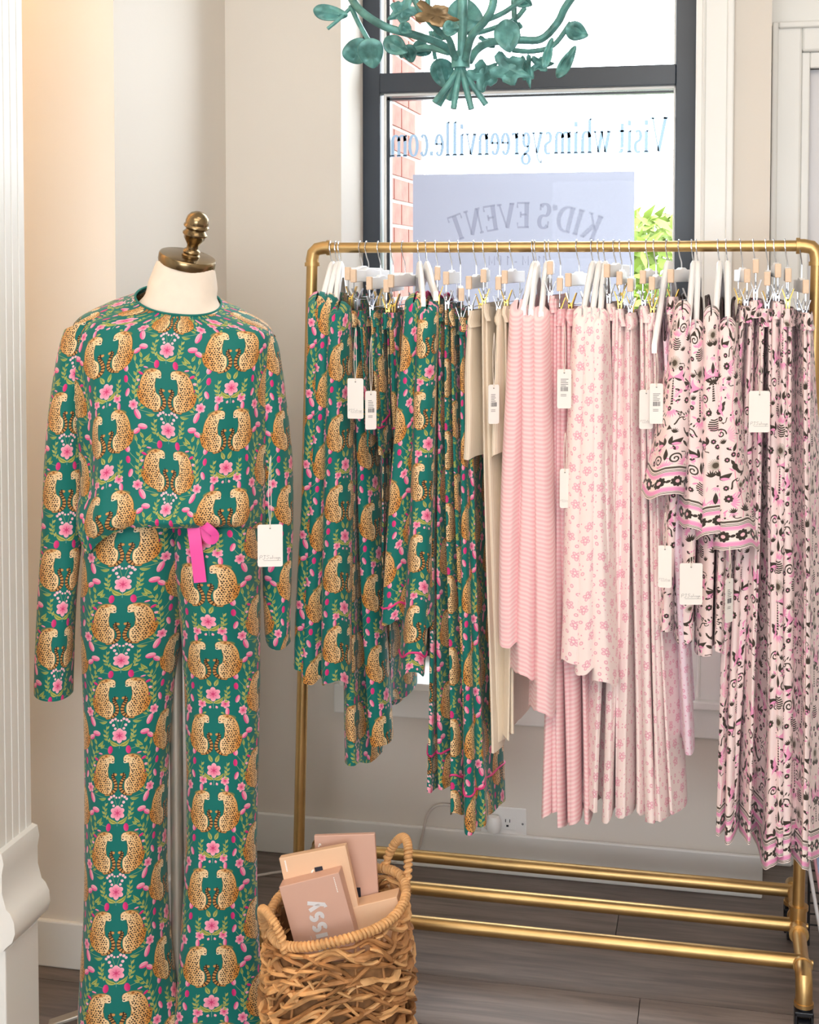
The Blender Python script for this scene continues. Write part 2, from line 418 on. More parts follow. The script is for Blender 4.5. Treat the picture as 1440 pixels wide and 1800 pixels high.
    for m in (1, -1):
        spiral(c + m*.018, .052, .0125, m); lily(c + m*.004, .085, -m); lily(c + m*.052, .208, m); curl(c + m*.01, .128, .024, PI/2 - m*.9, m)
        bird(c + m*.058, .118, -m); bird(c + m*.088, .245, m); frond(c + m*.044, .022, .02, PI/2 + m*.2); frond(c + m*.046, .268, .018, -PI/2 + m*.3, 6)
        blossom(c + m*.076, .055, .0085); blossom(c + m*.034, .178, .0075); blossom(c + m*.096, .165, .007); spiral(c + m*.086, .195, .011, -m)
        curl(c + m*.07, .076, .024, PI/2 + m*.5, -m); curl(c + m*.03, .225, .022, -PI/2 + m*.6, m); lily(c + m*.094, .098, m)
        s.leaf(c + m*.03, .09, .022, .007, PI/2 - m*2.2, D); s.leaf(c + m*.062, .155, .02, .008, PI/2 + m*.5, D); frond(c + m*.1, .025, .017, PI/2, 6)
        for i in range(5): s.ell(c + m*(.016 + .006*i), .150 + .003*math.sin(i*2), .0014, .0036, m*.6, D)
    s.leaf(c, .05, .026, .009, PI/2, D); bug(c, .03); palm(c, .172, .06); sun(c, .262, .0155); sun(.0, .05, .0145); palm(0, .19, .055); bug(0, .15); s.leaf(0, .25, .026, .009, PI/2, D)
    occ = s.a.min(axis=2) < .45
    def free(x, y, r):
        ii, jj, X, Y = s._win(x - r, x + r, y - r, y + r); return occ[np.ix_(jj, ii)].mean() < .04
    for i in range(260):
        x, y = rg.uniform(0, W), rg.uniform(0, H); q = rg.choice((0, 1, 2, 3, 4)); r = (.010, .008, .007, .0065, .009)[q]
        if not free(x, y, r): continue
        a_ = rg.uniform(0, 6.28)
        if q == 0: frond(x, y - .005, .0125, PI/2 + rg.uniform(-.6, .6), 6)
        elif q == 1: curl(x, y - .006, .015, a_, rg.choice((1, -1)))
        elif q == 2: blossom(x, y, .0058)
        elif q == 3: s.leaf(x - .006*math.cos(a_), y - .006*math.sin(a_), .0125, .005, a_, D); s.leaf(x, y, .008, .003, a_ + 1.2, P1)
        else: fan(x, y, .013, a_ - .7, a_ + .7, 5, P1); s.ell(x, y, .002, .002, 0, D)
        occ = s.a.min(axis=2) < .45
    s.poly([(c - .006, .118), (c + .006, .118), (c, .128)], D); sun(c + .05, .14, .010); sun(c - .05, .08, .010)
    return s.image('palm_toile_print'), (W, H)

def border_swatch():
    W, H = .096, .064; s = Swatch(W, H, 4200, (248, 232, 226)); D = (60, 54, 48); P1 = (240, 158, 200)
    def band(y0, y1, c): s.a[int(y0*s.k):int(y1*s.k)] = np.array(c)/255
    band(.0025, .0040, D); band(.0055, .0066, D); band(.0075, .0155, P1); band(.0425, .0495, P1); band(.0505, .0518, D); band(.0535, .0546, D); band(.0572, .0615, (92, 82, 74))
    for i in range(30):
        x = i*W/30; s.ell(x, .0158, .0022, .0014, 0, (246, 186, 212)); s.ell(x, .0424, .0022, .0014, 0, (246, 186, 212))
    for i in range(3):
        x = W*(i + .5)/3
        for j in range(9):
            a = j*2*PI/9; s.ell(x + .0082*math.cos(a), .029 + .0078*math.sin(a), .0044, .0036, a, D)
        s.ell(x, .029, .0078, .0074, 0, D); s.ell(x, .029, .0046, .0040, 0, (248, 196, 206)); s.ell(x + W/6, .029, .0042, .003, .5, D)
    return s.image('flower_border_print'), (W, H)

def ditsy_swatch():
    W, H = .15, .15; s = Swatch(W, H, 3600, (250, 232, 228)); rg = random.Random(5); C = (236, 174, 190); pts = []
    def far(x, y, r):
        for a, b, q in pts:
            dx = abs(x - a); dx = min(dx, W - dx); dy = abs(y - b); dy = min(dy, H - dy)
            if math.hypot(dx, dy) < r + q: return False
        return True
    for kind, n, r in ((0, 11, .0128), (1, 22, .0064), (2, 34, .0036)):
        c = 0; t = 0
        while c < n and t < 6000:
            t += 1; x, y = rg.uniform(0, W), rg.uniform(0, H)
            if not far(x, y, r): continue
            pts.append((x, y, r)); c += 1; a0 = rg.uniform(0, 6.3)
            if kind == 0:
                for i in range(5):
                    a = a0 + i*2*PI/5; s.ell(x + .0062*math.cos(a), y + .0062*math.sin(a), .0046, .0037, a, C); s.ell(x + .0066*math.cos(a), y + .0066*math.sin(a), .0024, .0019, a, (248, 214, 216))
                s.ell(x, y, .0022, .0022, 0, (252, 236, 230))
            elif kind == 1: s.ell(x, y, .0044, .0036, a0, C); s.ell(x, y, .0021, .0017, a0, (250, 224, 222))
            else: s.ell(x, y, .0017, .0014, a0, C)
    return s.image('ditsy_flower_print'), (W, H)

def fabric(name, img, size, off=(0, 0), rough=.85, sat=1.0, tint=None, sheen=.15):
    m, nt, b = nodemat(name); N = nt.nodes.new; L = nt.links.new
    uv = N('ShaderNodeUVMap'); mp = N('ShaderNodeMapping'); L(uv.outputs[0], mp.inputs[0])
    mp.inputs['Scale'].default_value = (1/size[0], 1/size[1], 1); mp.inputs['Location'].default_value = (off[0], off[1], 0)
    im = N('ShaderNodeTexImage'); im.image = img; L(mp.outputs[0], im.inputs[0]); out = im.outputs[0]
    if tint:
        mx = N('ShaderNodeMix'); mx.data_type = 'RGBA'; mx.blend_type = 'MULTIPLY'; mx.inputs[0].default_value = 1; mx.inputs[7].default_value = tint; L(out, mx.inputs[6]); out = mx.outputs[2]
    L(out, b.inputs['Base Color']); b.inputs['Roughness'].default_value = rough; b.inputs['Sheen Weight'].default_value = sheen; b.inputs['Specular IOR Level'].default_value = .25
    nz = N('ShaderNodeTexNoise'); nz.inputs['Scale'].default_value = 900; L(uv.outputs[0], nz.inputs['Vector'])
    bp = N('ShaderNodeBump'); bp.inputs['Strength'].default_value = .12; bp.inputs['Distance'].default_value = .0006; L(nz.outputs['Fac'], bp.inputs['Height']); L(bp.outputs[0], b.inputs['Normal'])
    return m
def line_fabric(name, c1, c2, axis, period, duty=.5, soft=.15, bump=.3):
    """stripes or ribs from the UV (metres): axis 0 = vertical ribs, 1 = horizontal stripes"""
    m, nt, b = nodemat(name); N = nt.nodes.new; L = nt.links.new
    uv = N('ShaderNodeUVMap'); sp = N('ShaderNodeSeparateXYZ'); L(uv.outputs[0], sp.inputs[0])
    d = N('ShaderNodeMath'); d.operation = 'DIVIDE'; d.inputs[1].default_value = period; L(sp.outputs[axis], d.inputs[0])
    fr = N('ShaderNodeMath'); fr.operation = 'PINGPONG'; fr.inputs[1].default_value = .5; L(d.outputs[0], fr.inputs[0])
    rp = N('ShaderNodeMapRange'); rp.inputs[1].default_value = duty*.5 - soft; rp.inputs[2].default_value = duty*.5 + soft; L(fr.outputs[0], rp.inputs[0])
    mx = N('ShaderNodeMix'); mx.data_type = 'RGBA'; mx.inputs[6].default_value = srgb(*c1); mx.inputs[7].default_value = srgb(*c2)
    L(rp.outputs[0], mx.inputs[0]); L(mx.outputs[2], b.inputs['Base Color']); b.inputs['Roughness'].default_value = .9; b.inputs['Sheen Weight'].default_value = .2; b.inputs['Specular IOR Level'].default_value = .2
    bp = N('ShaderNodeBump'); bp.inputs['Strength'].default_value = bump; bp.inputs['Distance'].default_value = .001; L(rp.outputs[0], bp.inputs['Height']); L(bp.outputs[0], b.inputs['Normal'])
    return m
_l = leopard_swatch(); _p = palm_swatch(); _b = border_swatch(); _d = ditsy_swatch()
M = {}
M['leo'] = fabric('leopard_jersey', *_l, rough=.62)
M['palm'] = fabric('palm_cotton', *_p, rough=.7)
M['border'] = fabric('palm_border', _b[0], _b[1])
M['ditsy'] = fabric('ditsy_rib_knit', *_d)
M['stripe'] = line_fabric('pink_stripe_knit', (246, 194, 198), (251, 217, 217), 1, .0098, .5, .12, .15)
M['rib'] = line_fabric('oatmeal_rib_knit', (232, 214, 190), (245, 232, 212), 0, .0052, .4, .2, .5)
M['lav'] = fabric('ditsy_lavender', *_d, tint=(.86, .80, .95, 1))
M['pipe'] = mat('pink_piping', (226, 62, 132), .6, var=.05)
M['dpipe'] = mat('dark_piping', (74, 62, 58), .7)
M['satin'] = mat('hot_pink_jersey', (244, 84, 170), .55, var=.05)
M['trim'] = mat('white_trim_paint', (236, 236, 232), .35, var=.015, scale=3)
M['wall'] = mat('wall_paint', (225, 218, 208), .7, var=.012, scale=2, bump=.05, bscale=120)
M['wallgrey'] = mat('lower_wall_paint', (214, 211, 208), .6, var=.03, scale=4)
M['ceil'] = mat('ceiling_paint', (240, 238, 234), .8, var=.01)
M['black'] = mat('black_window_frame', (38, 48, 60), .35, var=.1)
M['brass'] = mat('antique_brass', (200, 166, 112), .40, 1, var=.10, scale=14, bump=.05)
M['oldbrass'] = mat('aged_brass_cap', (142, 122, 90), .24, 1, var=.25, scale=20)
M['chrome'] = mat('chrome_wire', (200, 202, 206), .18, 1, var=.05)
M['gold'] = mat('gold_clip_metal', (206, 168, 84), .25, 1, var=.1)
M['hanger'] = mat('white_hanger_paint', (250, 249, 248), .35, var=.02)
M['endgrain'] = mat('hanger_end_wood', (228, 200, 172), .5, var=.06, scale=60)
M['linen'] = mat('mannequin_linen', (238, 224, 208), .85, var=.03, scale=40, bump=.15, bscale=600)
M['card'] = mat('tag_card', (246, 240, 234), .55, var=.015)
M['ink'] = mat('tag_ink', (92, 88, 92), .6)
M['string'] = mat('tag_string', (236, 226, 214), .8)
M['rubber'] = mat('black_rubber', (22, 24, 30), .4)
M['verd'] = mat('verdigris_metal', (92, 146, 142), .45, .2, var=.42, scale=34, bump=.25, bscale=60)
M['bronze'] = mat('bronze_leaf', (140, 118, 86), .4, .5, var=.35, scale=30, bump=.25, bscale=60)
M['straw'] = mat('water_hyacinth', (212, 164, 110), .62, var=.28, scale=30, bump=.5, bscale=120, stretch=(1, 1, 1))
M['straw2'] = mat('water_hyacinth_dark', (168, 120, 74), .66, var=.3, scale=30, bump=.5, bscale=120)
M['boxmauve'] = mat('mauve_box_card', (206, 166, 148), .5, var=.02)
M['boxpeach'] = mat('peach_box_card', (228, 190, 156), .5, var=.02)
M['silver'] = mat('silver_foil', (236, 236, 238), .35, .35, var=.03)
M['navy'] = mat('navy_ribbon', (26, 28, 44), .6)
M['steel'] = mat('stand_steel', (176, 168, 156), .4, .6, var=.08)
M['plastic'] = mat('white_plastic', (240, 239, 236), .35, var=.01)
M['cord'] = mat('white_cord', (214, 206, 198), .5)
M['brick'] = mat('red_brick', (150, 90, 78), .9, var=.25, scale=18, bump=.5, bscale=60)
M['mortar'] = mat('mortar', (170, 160, 150), .95)
M['pave'] = mat('concrete_pavement', (170, 168, 164), .9, var=.1)
M['green'] = mat('hedge_leaf', (124, 146, 54), .6, var=.3, scale=4)
M['bark'] = mat('bark', (120, 100, 80), .9)
M['wire'] = mat('black_wire', (28, 26, 28), .45, .3)

# ------------------------------------------------------------------ stroke lettering
def arc(cx, cy, rx, ry, a0, a1, n=12):
    return [(cx + rx*math.cos(R(lerp(a0, a1, i/n))), cy + ry*math.sin(R(lerp(a0, a1, i/n)))) for i in range(n + 1)]
def sf(x, y, w=.11): return ([(x - w, y), (x + w, y)], 't')
XH = .62
GL = {
 'V': (.78, [([(.1, 1), (.41, 0)], 'T'), ([(.41, 0), (.68, 1)], 't'), sf(.1, .98), sf(.68, .98)]),
 'v': (.52, [([(.08, XH), (.27, 0)], 'T'), ([(.27, 0), (.44, XH)], 't'), sf(.08, XH, .08), sf(.44, XH, .08)]),
 'w': (.80, [([(.08, XH), (.25, 0)], 'T'), ([(.25, 0), (.40, XH)], 't'), ([(.40, XH), (.56, 0)], 'T'), ([(.56, 0), (.72, XH)], 't'), sf(.08, XH, .08), sf(.40, XH, .06), sf(.72, XH, .07)]),
 'y': (.52, [([(.08, XH), (.27, .02)], 'T'), ([(.44, XH), (.24, -.14), (.14, -.26), (.07, -.25)], 't'), sf(.08, XH, .08), sf(.44, XH, .08), ([(.05, -.24), (.10, -.24)], 'T')]),
 'i': (.30, [([(.15, XH), (.15, 0)], 'T'), sf(.15, 0, .12), ([(.05, XH), (.15, XH)], 't'), ([(.15, .78), (.15, .93)], 'D')]),
 'l': (.30, [([(.15, 1), (.15, 0)], 'T'), sf(.15, 0, .12), ([(.05, 1), (.15, 1)], 't')]),
 'h': (.58, [([(.13, 1), (.13, 0)], 'T'), sf(.13, 0, .11), ([(.04, 1), (.13, 1)], 't'), (arc(.29, .42, .16, .2, 170, 0), 'n'), ([(.45, .42), (.45, 0)], 'T'), sf(.45, 0, .11)]),
 'n': (.58, [([(.13, XH), (.13, 0)], 'T'), sf(.13, 0, .11), ([(.04, XH), (.13, XH)], 't'), (arc(.29, .42, .16, .2, 170, 0), 'n'), ([(.45, .42), (.45, 0)], 'T'), sf(.45, 0, .11)]),
 'm': (.88, [([(.13, XH), (.13, 0)], 'T'), sf(.13, 0, .1), ([(.04, XH), (.13, XH)], 't'), (arc(.28, .42, .15, .2, 170, 0), 'n'), ([(.43, .42), (.43, 0)], 'T'), sf(.43, 0, .1), (arc(.58, .42, .15, .2, 170, 0), 'n'), ([(.73, .42), (.73, 0)], 'T'), sf(.73, 0, .1)]),
 'r': (.40, [([(.13, XH), (.13, 0)], 'T'), sf(.13, 0, .11), ([(.04, XH), (.13, XH)], 't'), (arc(.27, .44, .13, .17, 170, 50), 'n'), ([(.34, .54), (.35, .55)], 'D')]),
 'e': (.46, [(arc(.23, .31, .16, .31, 0, 320, 20), 'n'), ([(.09, .34), (.39, .34)], 't')]),
 'c': (.44, [(arc(.23, .31, .16, .31, 50, 320, 18), 'n'), ([(.32, .49), (.33, .50)], 'D')]),
 'o': (.50, [(arc(.25, .31, .18, .31, 0, 360, 24), 'n')]),
 's': (.40, [(arc(.19, .47, .12, .15, 40, 240, 10) + arc(.19, .15, .13, .16, 80, -130, 12), 'n')]),
 't': (.34, [([(.15, .84), (.15, .12)], 'T'), (arc(.22, .1, .07, .1, 180, 320, 6), 'n'), ([(.02, XH), (.29, XH)], 't')]),
 'g': (.50, [(arc(.22, .42, .13, .2, 0, 360, 18), 'n'), (arc(.24, -.16, .17, .15, 60, 420, 20), 'n'), ([(.13, .24), (.11, .1), (.34, -.02)], 'n'), ([(.32, .54), (.44, .6)], 't')]),
 '.': (.22, [([(.11, -.01), (.11, .13)], 'D')]), ' ': (.26, []), '-': (.4, [([(.06, .34), (.34, .34)], 'T')]), "'": (.2, [([(.1, 1.0), (.12, .92), (.07, .78)], 'T')]),
 'K': (.80, [([(.16, 1), (.16, 0)], 'T'), sf(.16, 0, .13), sf(.16, 1, .13), ([(.16, .38), (.60, 1)], 't'), ([(.30, .58), (.66, 0)], 'T'), sf(.66, 0, .11), sf(.6, 1, .1)]),
 'I': (.38, [([(.19, 1), (.19, 0)], 'T'), sf(.19, 0, .14), sf(.19, 1, .14)]),
 'D': (.80, [([(.16, 1), (.16, 0)], 'T'), ([(.04, 0), (.3, 0)], 't'), ([(.04, 1), (.3, 1)], 't'), (arc(.3, .5, .4, .5, 90, -90, 16), 'n')]),
 'S': (.62, [(arc(.3, .74, .2, .25, 30, 250, 12) + arc(.3, .26, .22, .26, 75, -150, 12), 'n'), ([(.5, .98), (.5, .72)], 't'), ([(.08, .3), (.08, .02)], 't')]),
 'E': (.68, [([(.16, 1), (.16, 0)], 'T'), ([(.03, 0), (.6, 0), (.6, .2)], 't'), ([(.03, 1), (.58, 1), (.58, .8)], 't'), ([(.16, .52), (.44, .52)], 't'), ([(.44, .64), (.44, .4)], 't')]),
 'N': (.84, [([(.16, 0), (.16, 1)], 't'), ([(.14, 1), (.68, 0)], 'T'), ([(.68, 0), (.68, 1)], 't'), sf(.16, 0, .1), sf(.12, 1, .1), sf(.68, 1, .1)]),
 'T': (.72, [([(.36, 1), (.36, 0)], 'T'), sf(.36, 0, .14), ([(.05, .8), (.05, 1), (.67, 1), (.67, .8)], 't')]),
 'A': (.7, [([(.06, 0), (.35, 1), (.64, 0)], 'T'), ([(.18, .32), (.52, .32)], 'T')]),
 'M': (.84, [([(.12, 0), (.12, 1), (.42, .2), (.72, 1), (.72, 0)], 'T')]),
 'P': (.62, [([(.14, 0), (.14, 1), (.36, 1)] + arc(.36, .74, .2, .26, 90, -90, 10) + [(.14, .48)], 'T')]),
 '1': (.42, [([(.1, .78), (.26, 1), (.26, 0)], 'T')]),
}
SANS = {
 'b': (.56, [([(.12, 1), (.12, .04)], 'T'), (arc(.28, .3, .18, .28, 0, 360, 20), 'T')]), 'l': (.26, [([(.13, 1), (.13, 0)], 'T')]), 'i': (.26, [([(.13, .6), (.13, 0)], 'T'), ([(.13, .84), (.13, .86)], 'T')]),
 's': (.46, [(arc(.22, .44, .13, .14, 40, 250, 10) + arc(.22, .16, .14, .15, 80, -140, 10), 'T')]), 'y': (.5, [([(.06, .58), (.26, .02)], 'T'), ([(.46, .58), (.2, -.24), (.06, -.26)], 'T')]),
}
def lettering(txt, T=.055, t=.018, glyphs=GL, xs=1.0, track=.02):
    """list of (polyline of (x, y, halfwidth)) for a text of cap height 1; returns strokes and total width"""
    x = 0; out = []
    for ch in txt:
        w, st = glyphs.get(ch, GL.get(ch, (.3, [])))
        for pts, kind in st:
            line = []
            for i, p in enumerate(pts):
                a = pts[max(i - 1, 0)]; b = pts[min(i + 1, len(pts) - 1)]; d = math.hypot(b[0]-a[0], b[1]-a[1]) or 1
                h = {'T': T, 't': t, 'D': T*1.05, 'n': t + (T - t)*abs((b[1]-a[1])/d)**1.4}[kind]
                line.append((x + p[0]*xs, p[1], h))
            out.append(line)
        x += w*xs + track
    return out, x
def letter_mesh(strokes, place):
    mb = MB()
    for ln in strokes:
        L, Rr = [], []
        for i, (x, y, h) in enumerate(ln):
            a = ln[max(i - 1, 0)]; b = ln[min(i + 1, len(ln) - 1)]; dx, dy = b[0]-a[0], b[1]-a[1]; d = math.hypot(dx, dy) or 1
            nx, ny = -dy/d*h, dx/d*h; L.append(place(x + nx, y + ny)); Rr.append(place(x - nx, y - ny))
        n = len(ln); mb.add(L + Rr, [(i, i + 1, n + i + 1, n + i) for i in range(n - 1)])
    return mb

# ------------------------------------------------------------------ the room shell
def plank_mat():
    m, nt, b = nodemat('grey_wood_plank'); N = nt.nodes.new; L = nt.links.new
    tc = N('ShaderNodeTexCoord'); oi = N('ShaderNodeObjectInfo'); ad = N('ShaderNodeVectorMath'); ad.operation = 'ADD'
    sc = N('ShaderNodeVectorMath'); sc.operation = 'SCALE'; sc.inputs[3].default_value = 37; cm = N('ShaderNodeCombineXYZ')
    L(oi.outputs['Random'], cm.inputs[0]); L(oi.outputs['Random'], cm.inputs[1]); L(cm.outputs[0], sc.inputs[0]); L(tc.outputs['Object'], ad.inputs[0]); L(sc.outputs[0], ad.inputs[1])
    mp = N('ShaderNodeMapping'); mp.inputs['Scale'].default_value = (2.2, 26, 4); L(ad.outputs[0], mp.inputs[0])
    nz = N('ShaderNodeTexNoise'); nz.inputs['Scale'].default_value = 1.5; nz.inputs['Detail'].default_value = 9; nz.inputs['Roughness'].default_value = .62; nz.inputs['Distortion'].default_value = .5; L(mp.outputs[0], nz.inputs['Vector'])
    rp = N('ShaderNodeValToRGB'); e = rp.color_ramp.elements; e[0].position = .3; e[0].color = srgb(92, 82, 78); e[1].position = .72; e[1].color = srgb(138, 124, 116)
    L(nz.outputs['Fac'], rp.inputs[0])
    br = N('ShaderNodeMath'); br.operation = 'MULTIPLY_ADD'; br.inputs[1].default_value = .26; br.inputs[2].default_value = .87; L(oi.outputs['Random'], br.inputs[0])
    mx = N('ShaderNodeVectorMath'); mx.operation = 'SCALE'; L(rp.outputs[0], mx.inputs[0]); L(br.outputs[0], mx.inputs[3]); L(mx.outputs[0], b.inputs['Base Color'])
    b.inputs['Roughness'].default_value = .42
    bp = N('ShaderNodeBump'); bp.inputs['Strength'].default_value = .25; bp.inputs['Distance'].default_value = .002; L(nz.outputs['Fac'], bp.inputs['Height']); L(bp.outputs[0], b.inputs['Normal'])
    return m
M['plank'] = plank_mat()
floor = struct(MB().box(-2.4, 2.6, -2.5, 4.0, -.06, -.004).build('floor', mat('floor_joint', (52, 46, 44), .8)))
pw, pl = .205, 1.22
pm = MB().box(-pl/2 + .001, pl/2 - .001, -pw/2 + .001, pw/2 - .001, -.004, 0).mesh('plank')
pm.materials.append(M['plank'])
ny0 = -12
for r in range(ny0, 19):
    y = .04 + r*pw
    if y + pw/2 < -2.45 or y - pw/2 > 3.95: continue
    off = (r*.47) % 1 * pl
    for c in range(-3, 4):
        x = off + c*pl - .25
        if x - pl/2 < -2.75 or x + pl/2 > 2.95: continue
        o = bpy.data.objects.new('plank', pm); COL.objects.link(o); o.location = (x, y, 0); o.parent = floor
ceiling = struct(MB().box(-2.4, 2.6, -2.5, 4.0, 3.0, 3.1).build('ceiling', M['ceil']))
WY = 3.58; SX = -1.3016; RX = -.979; RR = -.0604; BE = .1224
wall_back = struct(MB().box(SX - .2, RX, WY, WY + .30, 0, 3).box(RX, RR, WY, WY + .30, 0, .455).box(RX, RR, WY, WY + .30, 2.92, 3).box(RR, BE, WY, WY + .30, 0, 3).build('wall_back', M['wall']))
struct(MB().box(SX - .2, SX, 2.87, WY, 0, 3).build('wall_side', M['wall']))
struct(MB().box(-2.4, SX - .0005, 2.872, 3.1, 0, 3).build('wall_front_return', M['wall']))
struct(MB().box(-2.5, -2.4, -2.5, 3.1, 0, 3).build('wall_left', M['wall']))
struct(MB().box(2.6, 2.7, -2.5, 4.0, 0, 3).build('wall_right', M['wall']))
struct(MB().box(BE, .227, 3.81, 3.95, 0, 3).box(.227, 1.2, 3.81, 3.95, 2.113, 3).box(1.2, 2.6, 3.81, 3.95, 0, 3).build('wall_recess', M['trim']))
struct(MB().box(-2.5, -1.2, -2.6, -2.5, 0, 3).box(1.2, 2.7, -2.6, -2.5, 0, 3).box(-1.2, 1.2, -2.6, -2.5, 0, .75).box(-1.2, 1.2, -2.6, -2.5, 2.25, 3).box(-.04, .04, -2.58, -2.52, .75, 2.25).build('wall_shopfront', M['trim']))
def baseboard(side, x0, x1, y0, y1):
    mb = MB().box(x0, x1, y0, y1, 0.0, .108)
    return struct(mb.build('baseboard_' + side, M['trim'], bevel=.004))
baseboard('back', SX, BE, WY - .014, WY)
baseboard('side', SX, SX + .014, 2.86, WY - .014)
baseboard('front', -2.4, SX + .014, 2.858, 2.872)
# window casing on the right-hand wall, and the recessed door beyond it
tr = struct(MB().box(RR, .0326, WY - .012, WY, .40, 3).build('trim_1', M['trim'], bevel=.003))
MB().tube([(-.0408, WY - .013, .505), (-.0408, WY - .013, 2.99)], .005, 8).build('bead', M['trim'], tr, True)
MB().box(.0147, .0326, WY - .022, WY - .010, .505, 2.99).build('backband', M['trim'], tr, bevel=.004)
dr = struct(MB().box(.227, 1.2, 3.83, 3.87, 0, 2.113).build('door_1', mat('door_paint', (226, 224, 226), .4, var=.01)))
cs = struct(MB().box(.1304, .206, 3.775, 3.81, 0, 2.231).box(.206, 1.3, 3.775, 3.81, 2.154, 2.231).build('trim_2', M['trim'], bevel=.006))
MB().box(.1304, .146, 3.762, 3.78, 0, 2.231).box(.146, 1.3, 3.762, 3.78, 2.214, 2.231).build('backband', M['trim'], cs, bevel=.004)
MB().box(.206, .227, 3.79, 3.83, 0, 2.154).box(.227, 1.2, 3.79, 3.83, 2.113, 2.154).build('door_stop', M['trim'], cs, bevel=.003)
# fluted pilaster at the left edge of the view, with its ogee plinth
PX, PY0, PY1 = -1.325, 2.375, 2.50
prof = [(PX - .35, PY0), (PX, PY0)]
ng = 4; gw = (PY1 - PY0 - .02)/ng
for i in range(ng):
    y0 = PY0 + .010 + i*gw
    prof += [(PX, y0 + gw*.40), (PX - .003, y0 + gw*.45), (PX - .004, y0 + gw*.5), (PX - .003, y0 + gw*.55), (PX, y0 + gw*.60)]
prof += [(PX, PY1), (PX - .35, PY1)]
pil = struct(MB().prism(prof, 'z', .30, 2.99).build('trim_3', M['trim']))
og = [(0, .485), (.010, .482), (.014, .462), (.010, .44), (.010, .405), (.018, .375), (.026, .368), (.034, .352), (.036, .33), (.030, .312), (.016, .30), (.010, .292), (0, .29)]
MB().prism([(PX - .3 + 0, .29)] + [(PX - .3, .485)] + [(PX + a, z) for a, z in og], 'y', PY0 - .012, PY1 + .006).build('plinth_ogee', M['trim'], pil, True)
MB().box(PX - .35, PX + .012, PY0 - .006, PY1 + .002, 0, .292).build('plinth', M['trim'], pil, bevel=.003)
MB().box(PX - .35, PX - .004, PY0 - .016, PY0, .02, 2.98).build('face_strip', M['trim'], pil, bevel=.003)

# ------------------------------------------------------------------ the window
FY = 3.81
def glass_mat():
    m, nt, b = nodemat('window_glass'); N = nt.nodes.new; L = nt.links.new
    nt.nodes.remove(b); tr = N('ShaderNodeBsdfTransparent'); gl = N('ShaderNodeBsdfGlossy'); gl.inputs['Roughness'].default_value = .02
    fr = N('ShaderNodeFresnel'); fr.inputs[0].default_value = 1.1; mx = N('ShaderNodeMixShader'); L(fr.outputs[0], mx.inputs[0]); L(tr.outputs[0], mx.inputs[1]); L(gl.outputs[0], mx.inputs[2])
    tr.inputs[0].default_value = (.97, .98, .98, 1)
    L(mx.outputs[0], nt.nodes['Material Output'].inputs[0]); return m
def film_mat(name, rgb, clear, trans=.6):
    m, nt, b = nodemat(name); N = nt.nodes.new; L = nt.links.new; nt.nodes.remove(b)
    c = srgb(*rgb); d = N('ShaderNodeBsdfDiffuse'); d.inputs[0].default_value = c; t = N('ShaderNodeBsdfTranslucent'); t.inputs[0].default_value = c
    nz = N('ShaderNodeTexNoise'); nz.inputs['Scale'].default_value = 3; rp = N('ShaderNodeMapRange'); rp.inputs[3].default_value = trans - .04; rp.inputs[4].default_value = trans + .04; L(nz.outputs['Fac'], rp.inputs[0])
    m1 = N('ShaderNodeMixShader'); L(rp.outputs[0], m1.inputs[0]); L(d.outputs[0], m1.inputs[1]); L(t.outputs[0], m1.inputs[2])
    tr = N('ShaderNodeBsdfTransparent'); m2 = N('ShaderNodeMixShader'); m2.inputs[0].default_value = clear; L(m1.outputs[0], m2.inputs[1]); L(tr.outputs[0], m2.inputs[2])
    L(m2.outputs[0], nt.nodes['Material Output'].inputs[0]); return m
M['glass'] = glass_mat()
win = bpy.data.objects.new('window_1', None); COL.objects.link(win); win.location = (-.52, FY, .5); struct(win)
def wpart(name, mb, m, bevel=.002):
    o = mb.build(name, m, None, bevel=bevel); o.parent = win; o.matrix_parent_inverse = Matrix.Translation(-win.location); return o
gx0 = px(668, 300, Y=FY)[0]; gx1 = px(1187, 300, Y=FY)[0]
zt1 = px(900, 122, Y=FY)[2]; zt0 = px(900, 157, Y=FY)[2]
wpart('jamb', MB().box(RX, gx0, FY, FY + .06, .50, 2.92), M['black'])
wpart('jamb', MB().box(gx1, RR, FY, FY + .06, .50, 2.92), M['black'])
wpart('transom_bar', MB().box(gx0, gx1, FY - .004, FY + .06, zt0, zt1), M['black'])
wpart('bottom_rail', MB().box(gx0, gx1, FY, FY + .06, .50, .575), M['black'])
wpart('top_rail', MB().box(gx0, gx1, FY, FY + .06, 2.86, 2.92), M['black'])
bw = .012
for z0, z1 in ((.575, zt0), (zt1, 2.86)):
    wpart('glazing_bead', MB().box(gx0 + .008, gx0 + .008 + bw*.6, FY + .012, FY + .05, z0, z1).box(gx1 - .006, gx1, FY + .012, FY + .05, z0, z1)
          .box(gx0 + .014, gx1, FY + .012, FY + .05, z1 - bw*.7, z1), M['trim'])
    wpart('inner_sash', MB().box(gx0 + .016, gx0 + .024, FY + .02, FY + .05, z0, z1 - .008).box(gx0 + .016, gx1, FY + .02, FY + .05, z1 - .018, z1 - .012), M['black'], 0)
    wpart('pane', MB().box(gx0, gx1, FY + .034, FY + .038, z0, z1), M['glass'], 0)
sill = struct(MB().box(RX, RR, WY - .035, FY + .02, .478, .50).box(RR, .045, WY - .035, WY, .478, .50).build('trim_4', M['trim'], bevel=.004))
MB().box(RX - .02, .035, WY - .016, WY, .40, .478).build('apron', M['trim'], sill, bevel=.004)
